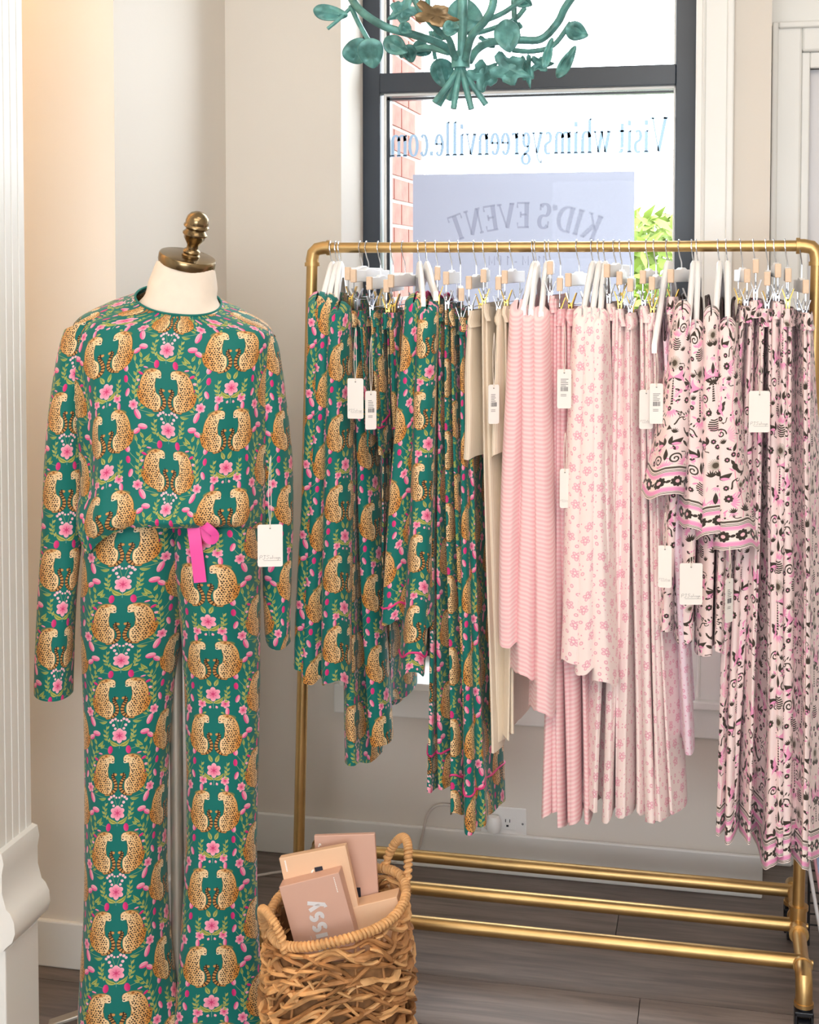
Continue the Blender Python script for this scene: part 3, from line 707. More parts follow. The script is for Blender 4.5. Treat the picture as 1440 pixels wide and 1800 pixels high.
# vinyl lettering, seen from behind
def decal(name, strokes, place, m, label, cat, group=None):
    return tag(letter_mesh(strokes, place).build(name, m), label, cat, group)
GY = FY + .0335
vin = film_mat('vinyl_letters', (122, 140, 156), .0, .6)
st, wtot = lettering('Visit whimsygreenville.com', .07, .030, GL, .92, .03)
A = px(1174, 266, Y=GY); B = px(684, 274, Y=GY)
hgt = px(1174, 206, Y=GY)[2] - A[2]; sx = (A[0] - B[0])/wtot
decal('window_lettering', st, lambda x, y: (A[0] - x*sx, GY - .0012, A[2] + (B[2] - A[2])*x/wtot*.4 + y*hgt), vin, 'pale blue mirrored web address lettering across the window pane', 'lettering')
def sheet_quad(x0, x1, y, z0, z1):
    mb = MB(); mb.add([(x0, y, z0), (x1, y, z0), (x1, y, z1), (x0, y, z1)], [(0, 1, 2, 3)]); return mb
PYo = FY + .042
pa = px(726, 310, Y=PYo); pb = px(1116, 298, Y=PYo)
poster = tag(sheet_quad(pa[0], pb[0], PYo, 1.12, (pa[2] + pb[2])/2).build('event_poster', film_mat('poster_paper', (126, 127, 137), 0, .6)), 'pale lavender event poster taped outside the window, seen from behind', 'poster')
ink = film_mat('poster_ink', (70, 56, 110), .74, .6)
c0 = px(921, 378, Y=PYo); k = c0[1]/F_PX*1.02
rad = 345*k; hh = 42*k; xs_ = 1.0
st2, w2 = lettering("KID'S EVENT", .10, .042, GL, .98, .05)
def arcplace(x, y):
    s = (x - w2/2)*hh*.885; th = s/rad; rr = rad + (y - .5)*hh
    return (c0[0] - rr*math.sin(th), PYo - .0012, c0[2] - rad + rr*math.cos(th))
o = letter_mesh(st2, arcplace).build('arched_lettering', ink, poster)
st3, w3 = lettering('11AM - 1 PM', .06, .05, GL, 1, .1)
c3 = px(960, 466, Y=PYo); h3 = 16*k
letter_mesh(st3, lambda x, y: (c3[0] - x*h3*.98, PYo - .0012, c3[2] + y*h3)).build('time_lettering', ink, poster)

# ------------------------------------------------------------------ outside
struct(MB().box(-8, 8, 3.95, 30, -.3, -.15).build('ground_pavement', M['pave']))
pier = struct(MB().box(-1.45, -.965, FY + .10, FY + .76, -.15, 3.4).build('wall_brick_pier', M['mortar']))
bs = MB().box(-.012, .006, 0, .192, 0, .062).mesh('brick'); bs.materials.append(M['brick'])
bf = MB().box(-.192, 0, -.006, .012, 0, .062).mesh('brick'); bf.materials.append(M['brick'])
for r in range(44):
    z = -.12 + r*.074
    if z < .35: continue
    for j in range(-1, 4):
        y0 = FY + .105 + j*.202 + (r % 2)*.101
        if y0 < FY + .08 or y0 + .192 > FY + .78:
            continue
        o = bpy.data.objects.new('brick', bs); COL.objects.link(o); o.location = (-.965, y0, z); o.parent = pier
# shrub across the pavement
rg = random.Random(3); hp = px(1150, 500, Y=6.6)
hedge = thing('roadside_shrub', 'sunlit yellow green shrub outside beyond the right of the window', 'shrub', (hp[0], 6.6, -.15))
mb = MB()
for i in range(2600):
    a = rg.uniform(0, 2*PI); u = rg.random()**.4; zz = rg.uniform(.3, 2.0); rr = u*.42*math.sin(PI*min(1, max(.08, (zz - .2)/2.0)))**.6
    c = Vector((rr*math.cos(a), rr*math.sin(a), zz)); d = Vector((rg.uniform(-1, 1), rg.uniform(-1, 1), rg.uniform(-.6, 1))).normalized()*.06; e = d.orthogonal().normalized()*.022
    mb.add([c - d, c + e, c + d, c - e], [(0, 1, 2, 3)])
stuff(mb.build('foliage', M['green'], hedge))
mb = MB()
for i in range(5): mb.tube(spline([(0, 0, 0), (.1*math.cos(i*1.3), .1*math.sin(i*1.3), .7), (.28*math.cos(i*1.3), .28*math.sin(i*1.3), 1.6)], 4), [.03]*4 + [.02]*5, 6)
mb.build('stems', M['bark'], hedge)

# ------------------------------------------------------------------ garment rack
RY, RZ = 3.13, 1.6388
XLt, XRt, XLb, XRb = -.9263, .207, -.966, .184
ZF = .142
rack = thing('garment_rack', 'antique brass pipe garment rack on casters holding all the hanging pajamas', 'clothes rack', (-.39, RY, 0))
def rpart(name, mb, m='brass', parent=None, smooth=True, bevel=0):
    o = mb.build(name, M[m], parent or rack, smooth, bevel)
    if parent is None: o.matrix_parent_inverse = Matrix.Translation(-rack.location)
    return o
rt = .0122
rpart('top_rail', MB().tube([(XLt + .03, RY, RZ), (XRt - .03, RY, RZ)], rt, 18))
for xt, xb, s in ((XLt, XLb, 1), (XRt, XRb, -1)):
    el = rpart('elbow', MB().tube([(xt + s*.04, RY, RZ), (xt + s*.028, RY, RZ), (xt + s*.012, RY, RZ - .003), (xt + s*.003, RY, RZ - .012), (xt, RY, RZ - .028), (xt, RY, RZ - .04)], .0152, 18))
    MB().tube([(xt + s*.036, RY, RZ), (xt + s*.044, RY, RZ)], .0178, 18).build('collar', M['brass'], el, True)
    MB().tube([(xt, RY, RZ - .034), (xt, RY, RZ - .043)], .0178, 18).build('collar', M['brass'], el, True)
    rpart('post', MB().tube([(xt, RY, RZ - .03), (xb, RY, ZF)], .0132, 18))
    te = rpart('tee_fitting', MB().tube([(xb, RY - .045, ZF), (xb, RY + .045, ZF)], .0185, 18).tube([(xb, RY, ZF), (xb + (xt - xb)*.03, RY, ZF + .045)], .0185, 18))
    for p, q in (((xb, RY - .047, ZF), (xb, RY - .039, ZF)), ((xb, RY + .039, ZF), (xb, RY + .047, ZF)), ((xb + .001, RY, ZF + .037), (xb + .0012, RY, ZF + .046))):
        MB().tube([p, q], .0212, 18).build('collar', M['brass'], te, True)
    rpart('foot_bar', MB().tube([(xb, RY - .215, ZF), (xb, RY + .215, ZF)], .0148, 18))
    for sy in (-1, 1):
        y = RY + sy*.215
        fe = rpart('foot_elbow', MB().tube([(xb, y - sy*.03, ZF), (xb, y - sy*.006, ZF), (xb, y + sy*.012, ZF - .006), (xb, y + sy*.02, ZF - .024), (xb, y + sy*.02, ZF - .055)], .0172, 18))
        for p, q in (((xb, y - sy*.034, ZF), (xb, y - sy*.026, ZF)), ((xb, y + sy*.02, ZF - .05), (xb, y + sy*.02, ZF - .058))):
            MB().tube([p, q], .0198, 18).build('collar', M['brass'], fe, True)
        ca = rpart('caster', MB().tube([(xb, y + sy*.02, ZF - .056), (xb, y + sy*.02, ZF - .072)], .014, 14).box(xb - .019, xb - .013, y + sy*.02 - .018, y + sy*.02 + .018, .02, .075).box(xb + .013, xb + .019, y + sy*.02 - .018, y + sy*.02 + .018, .02, .075).box(xb - .019, xb + .019, y + sy*.02 - .018, y + sy*.02 + .018, .068, .078), 'rubber', smooth=False, bevel=.002)
        MB().tube([(xb - .0115, y + sy*.02, .0295), (xb + .0115, y + sy*.02, .0295)], .0295, 22).build('wheel', M['rubber'], ca, True)
        MB().tube([(xb - .021, y + sy*.02, .0295), (xb + .021, y + sy*.02, .0295)], .005, 10).build('axle', M['chrome'], ca, True)
for y in (2.962, 3.13, 3.306):
    rpart('lower_rail', MB().tube([(XLb, y, ZF), (XRb, y, ZF)], .0150, 18))
    rpart('rail_screw', MB().tube([(XRb + .013, y, ZF), (XRb + .022, y, ZF)], .006, 10))

# ------------------------------------------------------------------ hangers
def hook_mesh(drop, lean):
    """wire hook over the rail in the hanger's own frame (x along rail, y away, z up; origin on rail axis)"""
    r = rt + .0028; P = []
    for a in range(215, -15, -15): P.append((0, r*math.cos(R(a))*-1*-1, r*math.sin(R(a))))
    P = [(0, -p[1], p[2]) for p in P]                        # open side faces away
    P += [(lean*.2, -r*.95, -.008), (lean*.5, -r*.62, -.022), (lean*.9, -r*.12, -.034), (lean, 0, -.046), (lean, 0, -drop)]
    return MB().tube(spline(P, 3), .00145, 6)
def hanger_frame(hx, tx, ty, wn, label, kind, group):
    """root at the rail; yawed so that the near end shows where the photo has it"""
    X = px(hx, 436, Y=RY)[0]; e = px(tx, ty, Y=RY - wn)
    yaw = math.atan2(e[0] - X - .006, wn) if tx else 0
    return thing(kind, label, 'hanger', (X, RY, RZ), (0, 0, max(-.4, min(.4, yaw))), group), e[2] - RZ
def clip_hanger(hx, tx, ty, label, tilt=0):
    wn = .155
    h, z = hanger_frame(hx, tx, ty, wn, label, 'clip_hanger', 'white clip hangers on the brass rail')
    lean = .006
    hook_mesh(-z - .014 if -z > .062 else .05, lean).build('hook', M['chrome'], h, True)
    zb = z
    bar = MB()
    pr = [(-wn + .010, zb - .0135), (-wn + .010, zb + .0135), (-.05, zb + .0138), (-.02, max(zb + .018, zb + .0135)), (.02, max(zb + .018, zb + .0135)), (.05, zb + .0138), (.205, zb + .0135), (.205, zb - .0135)]
    bar.prism([(p[0], p[1]) for p in pr], 'x', lean - .0062, lean + .0062)
    bar.build('bar', M['hanger'], h, bevel=.002)
    MB().box(lean - .0063, lean + .0063, -wn - .004, -wn + .0102, zb - .0145, zb + .0145).build('end_block', M['endgrain'], h, bevel=.0018)
    MB().tube(spline([(lean, -wn + .006, zb - .012), (lean, -wn + .008, zb - .04), (lean, -wn + .022, zb - .052), (lean, 0, zb - .054), (lean, wn - .022, zb - .052), (lean, wn - .008, zb - .04), (lean, wn - .006, zb - .012)], 4), .0016, 6).build('clip_rod', M['chrome'], h, True)
    for yy in (-.115, .10):
        c = MB()
        for sg in (-1, 1):
            c.add([(lean + sg*.002, yy - .011, zb - .052), (lean + sg*.002, yy + .011, zb - .052), (lean + sg*.011, yy + .008, zb - .028), (lean + sg*.011, yy - .008, zb - .028),
                   (lean + sg*.0042, yy - .011, zb - .053), (lean + sg*.0042, yy + .011, zb - .053), (lean + sg*.0128, yy + .008, zb - .028), (lean + sg*.0128, yy - .008, zb - .028)],
                  [(0, 1, 2, 3), (4, 7, 6, 5), (0, 4, 5, 1), (1, 5, 6, 2), (2, 6, 7, 3), (3, 7, 4, 0)])
            c.add([(lean + sg*.0022, yy - .011, zb - .052), (lean + sg*.0022, yy + .011, zb - .052), (lean + sg*.0012, yy + .011, zb - .080), (lean + sg*.0012, yy - .011, zb - .080),
                   (lean + sg*.0048, yy - .011, zb - .052), (lean + sg*.0048, yy + .011, zb - .052), (lean + sg*.0034, yy + .011, zb - .080), (lean + sg*.0034, yy - .011, zb - .080)],
                  [(0, 1, 2, 3), (4, 7, 6, 5), (0, 4, 5, 1), (1, 5, 6, 2), (2, 6, 7, 3), (3, 7, 4, 0)])
        c.tube([(lean, yy - .009, zb - .053), (lean, yy + .009, zb - .053)], .0038, 8)
        c.build('clip', M['chrome'] if (int(hx) + (yy > 0)) % 3 else M['gold'], h)
    return h
def shoulder_hanger(hx, tx, ty, label, wn=.20, drop=.115):
    h, z = hanger_frame(hx, tx, ty, wn, label, 'shoulder_hanger', 'white shoulder hangers on the brass rail')
    lean = .005; hook_mesh(.058, lean).build('hook', M['chrome'], h, True)
    zt = -.05
    for sg in (-1, 1):
        P = spline([(lean, 0, zt), (lean, sg*.03, zt - .004), (lean, sg*.09, lerp(zt, z, .34)), (lean, sg*.15, lerp(zt, z, .72)), (lean, sg*wn, z)], 5)
        vs = []; n = len(P)
        for i, p in enumerate(P):
            t = i/(n - 1); hw = .0062*(1 - .15*t); up = .019*(1 - .42*t)
            for dx, dz in ((-hw, -up), (-hw*1.05, up*.7), (-hw*.5, up), (hw*.5, up), (hw*1.05, up*.7), (hw, -up)): vs.append((p[0] + dx, p[1], p[2] + dz))
        fs = [(i*6 + k, i*6 + (k + 1) % 6, (i+1)*6 + (k + 1) % 6, (i+1)*6 + k) for i in range(n - 1) for k in range(6)] + [tuple(range(5, -1, -1)), tuple((n-1)*6 + k for k in range(6))]
        mb = MB(); mb.add(vs, fs); mb.build('arm', M['hanger'], h, True)
    return h

# ------------------------------------------------------------------ hanging cloth
def cloth(name, mats, parent, org, top, bot, yn, yf, h0, h1, seed, nf=3, rip=.006, slope=0, nz=26, na=44, wav=.007, border=0, yb=None, topw=None, flare=0, scal=0, cut=0, cap=0):
    """a closed hanging tube of cloth, flat along y. top/bot = (x, z) of the centre line, yn/yf near and far reach.
    slope drops the top edge towards both ends (shoulders); border = height of a printed hem; yb = (yn, yf) at the hem."""
    rg = random.Random(seed); p1, p2, p3, p4 = [rg.uniform(0, 6.28) for _ in range(4)]
    uo, vo = rg.uniform(0, 1), rg.uniform(0, 1); yb = yb or (yn, yf); verts = []; per = []
    P0 = None; grid = []
    nn = nz + (3 if border else 0); ts = [i/nz for i in range(nz + 1)]
    if border:
        hgt = top[1] - bot[1]; ts = [t*(1 - border/hgt) for t in ts] + [1 - border/hgt*.66, 1 - border/hgt*.33, 1.0]
    for t in ts:
        a = t**.75; yn_t, yf_t = lerp(yn, yb[0], a), lerp(yf, yb[1], a); ym = (yn_t + yf_t)/2; L = (yf_t - yn_t)/2
        h = lerp(h0, h1, t**.6)*(1 + flare*t*t); rp = rip*min(1, .25 + t*1.6); row = []
        for k in range(na):
            f = 2*PI*k/na; c, s = math.cos(f), math.sin(f)
            y = ym - L*math.copysign(abs(c)**.85, c); q = (y - ym)/max(L, 1e-5)
            x = lerp(top[0], bot[0], t) + h*math.copysign(abs(s)**.55, s)*(1 - .25*q*q)
            x += rp*1.7*math.sin(nf*.9*q + p1 + .8*t) + rp*.75*math.sin(nf*f + p2 + .5*math.sin(3*t + p3))*abs(s)**.5
            x += .004*math.sin(5*t + p4)*t
            y += rp*.9*math.cos(nf*f + p3)*max(0, c)
            ztop = top[1] - slope*abs(q)**1.15 - cut*max(0, 1 - abs(q)/.32)
            zbot = bot[1] + wav*math.sin(2*f + p2) + wav*.6*math.sin(3*q*2 + p1) + scal*math.sin(22*f)
            z = lerp(ztop, zbot, t)
            row.append((x, y, z))
        grid.append(row)
    if cap:
        cx_ = [sum(p[i] for p in grid[0])/na for i in (0, 1)]
        for q_, dz_ in ((.55, .009), (.12, .0115)):
            grid.insert(0, [(cx_[0] + (p[0] - cx_[0])*q_, cx_[1] + (p[1] - cx_[1])*lerp(1, q_, .5), p[2] + dz_) for p in (grid[0] if dz_ < .01 else grid[1])]); ts = [ts[0] - .006] + list(ts)
    mid = grid[len(grid)//2]; u = [0.0]
    for k in range(na): u.append(u[-1] + (Vector(mid[(k+1) % na]) - Vector(mid[k])).length)
    mb = MB(); n = len(grid)
    mb.v = [(x - org[0], y - org[1], z - org[2]) for row in grid for (x, y, z) in row]
    for i in range(n - 1):
        isb = border and i >= n - 4
        for k in range(na):
            l = (k + 1) % na
            if isb: v0, v1 = [(n - 1 - i)/3*.064, (n - 2 - i)/3*.064]; du = 0; dv = 0
            else:
                v0, v1 = grid[i][0][2], grid[i+1][0][2]; du, dv = uo, vo
                v0 = lerp(top[1], bot[1], ts[i]); v1 = lerp(top[1], bot[1], ts[i+1])
            mb.f.append((i*na + k, (i+1)*na + k, (i+1)*na + l, i*na + l)); mb.mi.append(1 if isb else 0)
            ua = u[k] - (u[na] if k >= na//2 else 0); ub = ua + u[k+1] - u[k]
            mb.uv.append([(ua + du, v0 + dv), (ua + du, v1 + dv), (ub + du, v1 + dv), (ub + du, v0 + dv)])
    me = mb.mesh(name, True, False); o = link(name, me, mats, parent); return o, grid, ts
def ring_pipe(parent, grid, ts, t, org, m, r=.0024, name='piping', out=.0015):
    i = min(range(len(ts)), key=lambda j: abs(ts[j] - t)); row = grid[i]
    c = sum((Vector(p) for p in row), Vector())/len(row)
    pts = [Vector(p) + Vector(((p[0] - c[0]), (p[1] - c[1]), 0)).normalized()*out - Vector(org) for p in row]
    return MB().tube(pts, r, 6, closed=True).build(name, m, parent, True)
def swing_tag(parent, org, cx, y0, y1, wpx, Y, yaw, kind, top_y=None, tilt=0):
    """printed card on a string; cx, y0, y1, wpx are its place in the photo"""
    a = px(cx, y0, Y=Y); b = px(cx, y1, Y=Y); H = a[2] - b[2]; c = px(cx + wpx/2, y0, Y=Y); W = (c - a).length*2/max(.35, math.cos(yaw)) if abs(yaw) > .6 else (c - a).length*2
    rot = (0, tilt, YAW + yaw); loc = Vector(((a[0] + b[0])/2, Y, (a[2] + b[2])/2)) - Vector(org)
    w, h, r = W/2, H/2, .004; P = []
    for sx, sz, a0 in ((1, 1, 0), (-1, 1, 90), (-1, -1, 180), (1, -1, 270)):
        for q in (0, 30, 60, 90): P.append((sx*(w - r) + r*math.cos(R(a0 + q)), sz*(h - r) + r*math.sin(R(a0 + q))))
    t = MB().prism(P, 'y', -.0005, .0005).build('swing_tag', M['card'], parent, loc=loc, rot=rot)
    MB().tube([(0, -.0006, h - .0075), (0, -.0008, h - .0075)], .0016, 10).build('eyelet', M['ink'], t)
    if kind == 'logo':
        sig = [[(0, .1), (.02, .9), (.1, 1), (.16, .8), (.1, .55), (.03, .5)], [(.2, .95), (.32, .95)], [(.27, .95), (.25, .2), (.2, 0), (.15, .15)], [(.5, .9), (.42, 1), (.36, .8), (.46, .5), (.42, .15), (.33, .15)],
               [(.6, .45), (.53, .4), (.52, .2), (.6, .2), (.61, .45), (.63, .2)], [(.67, 1), (.67, .2)], [(.71, .5), (.75, .2), (.79, .5)], [(.87, .45), (.81, .4), (.82, .2), (.88, .25), (.88, .45), (.9, .2)], [(.96, .45), (.92, .4), (.93, .2), (.97, .3), (.97, .45), (.95, -.15), (.9, -.15)], [(1.0, .3), (1.05, .45), (1.0, .5), (1.0, .25), (1.08, .25)], [(.2, -.25), (1.1, -.22)]]
        mb = letter_mesh([[(x, y*.22, .006) for x, y in s] for s in sig], lambda x, y: ((x - .54)*W*.78, -.0009, -h + H*.17 + y*W*.8))
        mb.build('signature_logo', M['ink'], t)
    else:
        mb = MB(); rg = random.Random(int(cx))
        for i in range(5): mb.box(-w*.5, w*(.1 + .5*rg.random()), -.0009, -.0006, h*.48 - i*.0035, h*.48 - i*.0035 + .001)
        x = -w*.5
        while x < w*.5:
            d = rg.choice((.0004, .0007, .0011)); mb.box(x, x + d, -.0009, -.0006, -h*.12, h*.10); x += d + rg.choice((.0005, .0008))
        for i in range(2): mb.box(-w*.5, w*.3, -.0009, -.0006, -h*.3 - i*.003, -h*.3 - i*.003 + .0009)
        mb.build('barcode_print', M['ink'], t)
    ty = top_y or y0 - 60; tp = px(cx + 1, ty, Y=Y + .004); st = Vector((0, -.001, h - .0075)); up = (Vector(tp) - Vector(org) - loc); up.rotate(Matrix.Rotation(-(YAW + yaw), 3, 'Z'))
    MB().tube(spline([st, st + Vector((.0025, -.001, (up.z - st.z)*.3)), st + Vector((.002, 0, (up.z - st.z)*.7)), up, st + Vector((-.002, 0, (up.z - st.z)*.7)), st + Vector((-.0025, -.001, (up.z - st.z)*.3)), st], 3), .0007, 5).build('string', M['string'], t)
    return t

ORD = ['first', 'second', 'third', 'fourth', 'fifth', 'sixth', 'seventh', 'eighth', 'ninth']
SEED = [100]
GARM = {}
def pants(key, hx, blk, nt, nb, m, label, hname, h=(.010, .022), yb=(-.165, .15), w=(-.15, .14), pipe=None, border=0, scal=0, nf=3, rip=.006, kind='pajama_pants', group=None, hang=True, legs=True, dz=.012):
    org = (px(hx, 436, Y=RY)[0], RY, RZ); SEED[0] += 7
    if hang: clip_hanger(hx, blk[0], blk[1], hname)
    g = thing(kind, label, 'pants' if kind == 'pajama_pants' else 'shorts' if kind == 'pajama_shorts' else 'top', org, group=group)
    T = px(nt[0], nt[1], Y=RY + w[0]); B = px(nb[0], nb[1], Y=RY + yb[0])
    mats = [M[m], M['border']] if border else [M[m]]
    # keep the sheet perpendicular to the rail: the near-end pixel fixes x
    for i, (dx, d2, zz) in enumerate(((-.45, 0, 0), (.45, .012, dz)) if legs else ((0, 0, 0),)):
        hh = (h[0]*(.62 if legs else 1), h[1]*(.62 if legs else 1))
        o, gr, ts = cloth('leg' if legs else 'panel', mats, g, org, (T[0] + dx*h[0], T[2] - .004*i), (B[0] + dx*h[1]*1.1, B[2] + zz), RY + w[0] + d2*.5, RY + w[1], hh[0], hh[1], SEED[0] + i*3, nf, rip, yb=(RY + yb[0] + d2, RY + yb[1]), border=border, scal=scal)
        if pipe: ring_pipe(o, gr, ts, pipe[1], org, M[pipe[0]])
    cloth('waistband', [M[m]], g, org, (T[0], T[2] + .003), (T[0], T[2] - .034), RY + w[0] - .004, RY + w[1] + .003, h[0]*1.12, h[0]*1.2, SEED[0] + 5, 9, .0022, nz=4, wav=.001)
    GARM[key] = (g, org); return g
def top(key, hx, arm, nt, sb, bb, m, label, hname, h=(.014, .024), sleeve=(.020, .03), pipe=None, border=0, sb_border=0, neck=None, group=None, flare=0, reach=-.215, far=.20, sw=.045, swb=.05, scal=0, back_sleeve=True, kind='pajama_shirt', rip=.006, sleeves=True, ztop=None):
    """shirt on a shoulder hanger. nt = near shoulder pixel, sb = near cuff pixel, bb = body hem pixel"""
    org = (px(hx, 436, Y=RY)[0], RY, RZ); SEED[0] += 7
    shoulder_hanger(hx, arm[0], arm[1], hname)
    g = thing(kind, label, 'top', org, group=group)
    T = px(nt[0], nt[1], Y=RY - .19); B = px(bb[0], bb[1], Y=RY - .2); mats = [M[m], M['border']] if border else [M[m]]
    xc = lerp(T[0], org[0], .25)
    o, gr, ts = cloth('body', mats, g, org, (xc, RZ - .085), (B[0], B[2]), RY - .195, RY + .19, h[0], h[1], SEED[0], 3, rip, slope=RZ - .085 - T[2], border=border, scal=scal, cut=.03)
    if neck: ring_pipe(o, gr, ts, 0, org, M[neck], .0028, 'neck_piping')
    if sleeves:
        C = px(sb[0], sb[1], Y=RY + reach); m2 = [M[m], M['border']] if sb_border else [M[m]]
        s1, g1, t1 = cloth('sleeve', m2, g, org, (T[0], T[2] + .030), (C[0], C[2]), RY - .215, RY - .125, sleeve[0], sleeve[1], SEED[0] + 2, 2, rip*.8, slope=.022, cap=1, border=sb_border, yb=(RY + reach - sw*.2, RY + reach + swb*2), flare=flare, scal=scal, nz=18)
        if pipe: ring_pipe(s1, g1, t1, pipe[1], org, M[pipe[0]])
        if back_sleeve:
            dz = .03
            cloth('sleeve', m2, g, org, (xc, T[2] + .0), (lerp(C[0], xc, .5), C[2] + dz), RY + .125, RY + .21, sleeve[0], sleeve[1]*.9, SEED[0] + 4, 3, rip*.8, slope=.03, border=sb_border, yb=(RY + .11, RY + .215), nz=14, flare=flare)
    GARM[key] = (g, org); return g

GG = 'green leopard print pajamas on the rack'
for i, (hx, arm, nt, sb, bb) in enumerate(((581, (562, 552), (556, 545), (524, 1180), (548, 1160)), (590, (572, 556), (573, 548), (552, 1196), (572, 1170)), (595, (588, 560), (594, 562), (584, 1204), (596, 1180)))):
    top('lt%d' % i, hx, arm, nt, sb, bb, 'leo', 'green leopard print long sleeve top, %s hanging from the left post of the rack' % ORD[i], 'white shoulder hanger, %s from the left post, inside a green leopard top' % ORD[i], sleeve=(.022, .026), h=(.012, .02), group=GG, reach=-.22)
pants('lj', 633, (611, 481), (618, 548), (638, 1352), 'leo', 'long green leopard joggers with a narrow cuff, nearest the three leopard tops', 'white clip hanger holding the long green leopard joggers', h=(.012, .036), yb=(-.15, .03), group=GG, dz=.05)
pants('ls1', 644, (621, 485), (634, 548), (648, 778), 'leo', 'green leopard shorts with pink piping, just right of the long joggers', 'white clip hanger holding the leopard shorts beside the joggers', h=(.010, .020), pipe=('pipe', .84), kind='pajama_shorts', group=GG)
pants('ls2', 665, (649, 498), (655, 548), (667, 792), 'leo', 'green leopard shorts with pink piping, behind the tag with barcode', 'white clip hanger holding the leopard shorts behind the barcode tag', h=(.011, .022), pipe=('pipe', .82), kind='pajama_shorts', group=GG)
pants('lp0', 687, (679, 503), (676, 552), (686, 1248), 'leo', 'green leopard pants hanging in shadow left of the piped shirts', 'white clip hanger holding the shaded leopard pants left of the piped shirts', h=(.010, .016), yb=(-.06, .17), group=GG)
pants('ls3', 708, (687, 494), (688, 552), (694, 785), 'leo', 'green leopard shorts with pink hem piping, left beside the piped shirts', 'white clip hanger holding the leopard shorts beside the piped shirts', h=(.010, .018), pipe=('pipe', .84), kind='pajama_shorts', group=GG)
top('lsh0', 734, (745, 530), (728, 548), (690, 1098), (722, 1150), 'leo', 'green leopard pajama shirt with pink neck piping, left one of two', 'white shoulder hanger inside the left piped leopard shirt', sleeve=(.020, .022), h=(.012, .018), pipe=('pipe', .93), neck='pipe', group=GG)
top('lsh1', 747, (768, 520), (750, 560), (718, 1187), (745, 1100), 'leo', 'green leopard pajama shirt with pink neck piping and cuff piping, right one of two', 'white shoulder hanger inside the right piped leopard shirt', sleeve=(.022, .030), h=(.012, .02), pipe=('pipe', .935), neck='pipe', group=GG)
for i, (hx, blk, nt, nb) in enumerate(((765, (769, 481), (770, 538), (772, 1394)), (790, (784, 489), (789, 545), (806, 1440)), (805, (811, 518), (812, 560), (832, 1462)))):
    pants('lp%d' % (i + 1), hx, blk, nt, nb, 'leo', 'long green leopard pants with pink hem piping, %s of three left of the beige knits' % ORD[i], 'white clip hanger holding the %s of three long piped leopard pants' % ORD[i], h=(.012, .027), pipe=('pipe', .94), group=GG, yb=(-.165, .06), dz=.006)
GB = 'oatmeal rib knits on the rack'
pants('bt0', 833, (824, 497), (829, 548), (829, 806), 'rib', 'short oatmeal ribbed top with wavy hem, next to the long leopard pants', 'white clip hanger holding the left short oatmeal top', h=(.011, .020), kind='ribbed_camisole', group=GB, legs=False, scal=.002)
pants('bp0', 849, (850, 485), (852, 536), (866, 1318), 'rib', 'long oatmeal ribbed pants behind the two short oatmeal tops, left pair', 'white clip hanger holding the left long oatmeal pants', h=(.010, .018), group=GB, scal=.0015)
pants('bt1', 874, (876, 498), (878, 545), (868, 800), 'rib', 'short oatmeal ribbed top with wavy hem, beside the pink striped tops', 'white clip hanger holding the right short oatmeal top', h=(.010, .016), kind='ribbed_camisole', group=GB, legs=False, scal=.002)
pants('bp1', 897, (887, 487), (889, 540), (893, 1304), 'rib', 'long oatmeal ribbed pants with scalloped edge under the pink striped tops', 'white clip hanger holding the right long oatmeal pants', h=(.010, .016), group=GB, scal=.0035)
GP = 'pink striped knits on the rack'
for i, (hx, arm, nt, sb, bb) in enumerate(((936, (921, 548), (911, 560), (896, 1132), (905, 1100)), (940, (934, 552), (928, 570), (917, 1188), (930, 1150)), (958, (952, 556), (948, 572), (946, 1254), (956, 1200)))):
    top('pt%d' % i, hx, arm, nt, sb, bb, 'stripe', 'pink striped long sleeve knit top, %s of three from the left' % ORD[i], 'white shoulder hanger inside the %s pink striped top' % ORD[i], sleeve=(.018, .028), h=(.011, .018), group=GP, scal=.0012)
for i, (hx, blk, nt, nb) in enumerate(((964, (967, 471), (972, 522), (964, 1438)), (981, (984, 500), (986, 545), (988, 1462)), (1014, (999, 492), (1003, 545), (1012, 1452)))):
    pants('pp%d' % i, hx, blk, nt, nb, 'stripe', 'long pink striped knit pants with ruffled hem, %s of three from the left' % ORD[i], 'white clip hanger holding the %s pink striped pants' % ORD[i], h=(.011, .024), group=GP, scal=.002)
GD = 'pink flower print knits on the rack'
for i, (hx, arm, nt, sb, bb) in enumerate(((1040, (1021, 578), (1024, 572), (1008, 1168), (1018, 1120)), (1051, (1040, 572), (1040, 574), (1036, 1182), (1042, 1150)), (1061, (1054, 574), (1054, 576), (1056, 1204), (1062, 1160)))):
    top('dt%d' % i, hx, arm, nt, sb, bb, 'ditsy', 'cream knit top with small pink flowers, %s of three from the left' % ORD[i], 'white shoulder hanger inside the %s pink flower top' % ORD[i], sleeve=(.018, .026), h=(.011, .018), group=GD, scal=.0015)
for i, (hx, blk, nt, nb) in enumerate(((1079, (1067, 476), (1071, 536), (1052, 1432)), (1089, (1089, 489), (1089, 545), (1084, 1448)), (1106, (1108, 501), (1107, 552), (1112, 1442)), (1136, (1130, 487), (1131, 540), (1142, 1450)), (1149, (1146, 498), (1147, 552), (1168, 1438)))):
    pants('dp%d' % i, hx, blk, nt, nb, 'ditsy', 'long cream knit pants with small pink flowers, %s of five from the left' % ORD[i], 'white clip hanger holding the %s pink flower pants' % ORD[i], h=(.011, .024), group=GD, scal=.003, nf=4, rip=.008)
top('lv', 1172, (1151, 612), (1168, 600), (1190, 1300), (1200, 1322), 'lav', 'lavender shaded flower print slip hanging behind the tags', 'white shoulder hanger with its near end bare, left of the palm print tops', h=(.010, .016), sleeves=False, group=GD, kind='knit_slip')
GT = 'pink and black palm print pajamas on the rack'
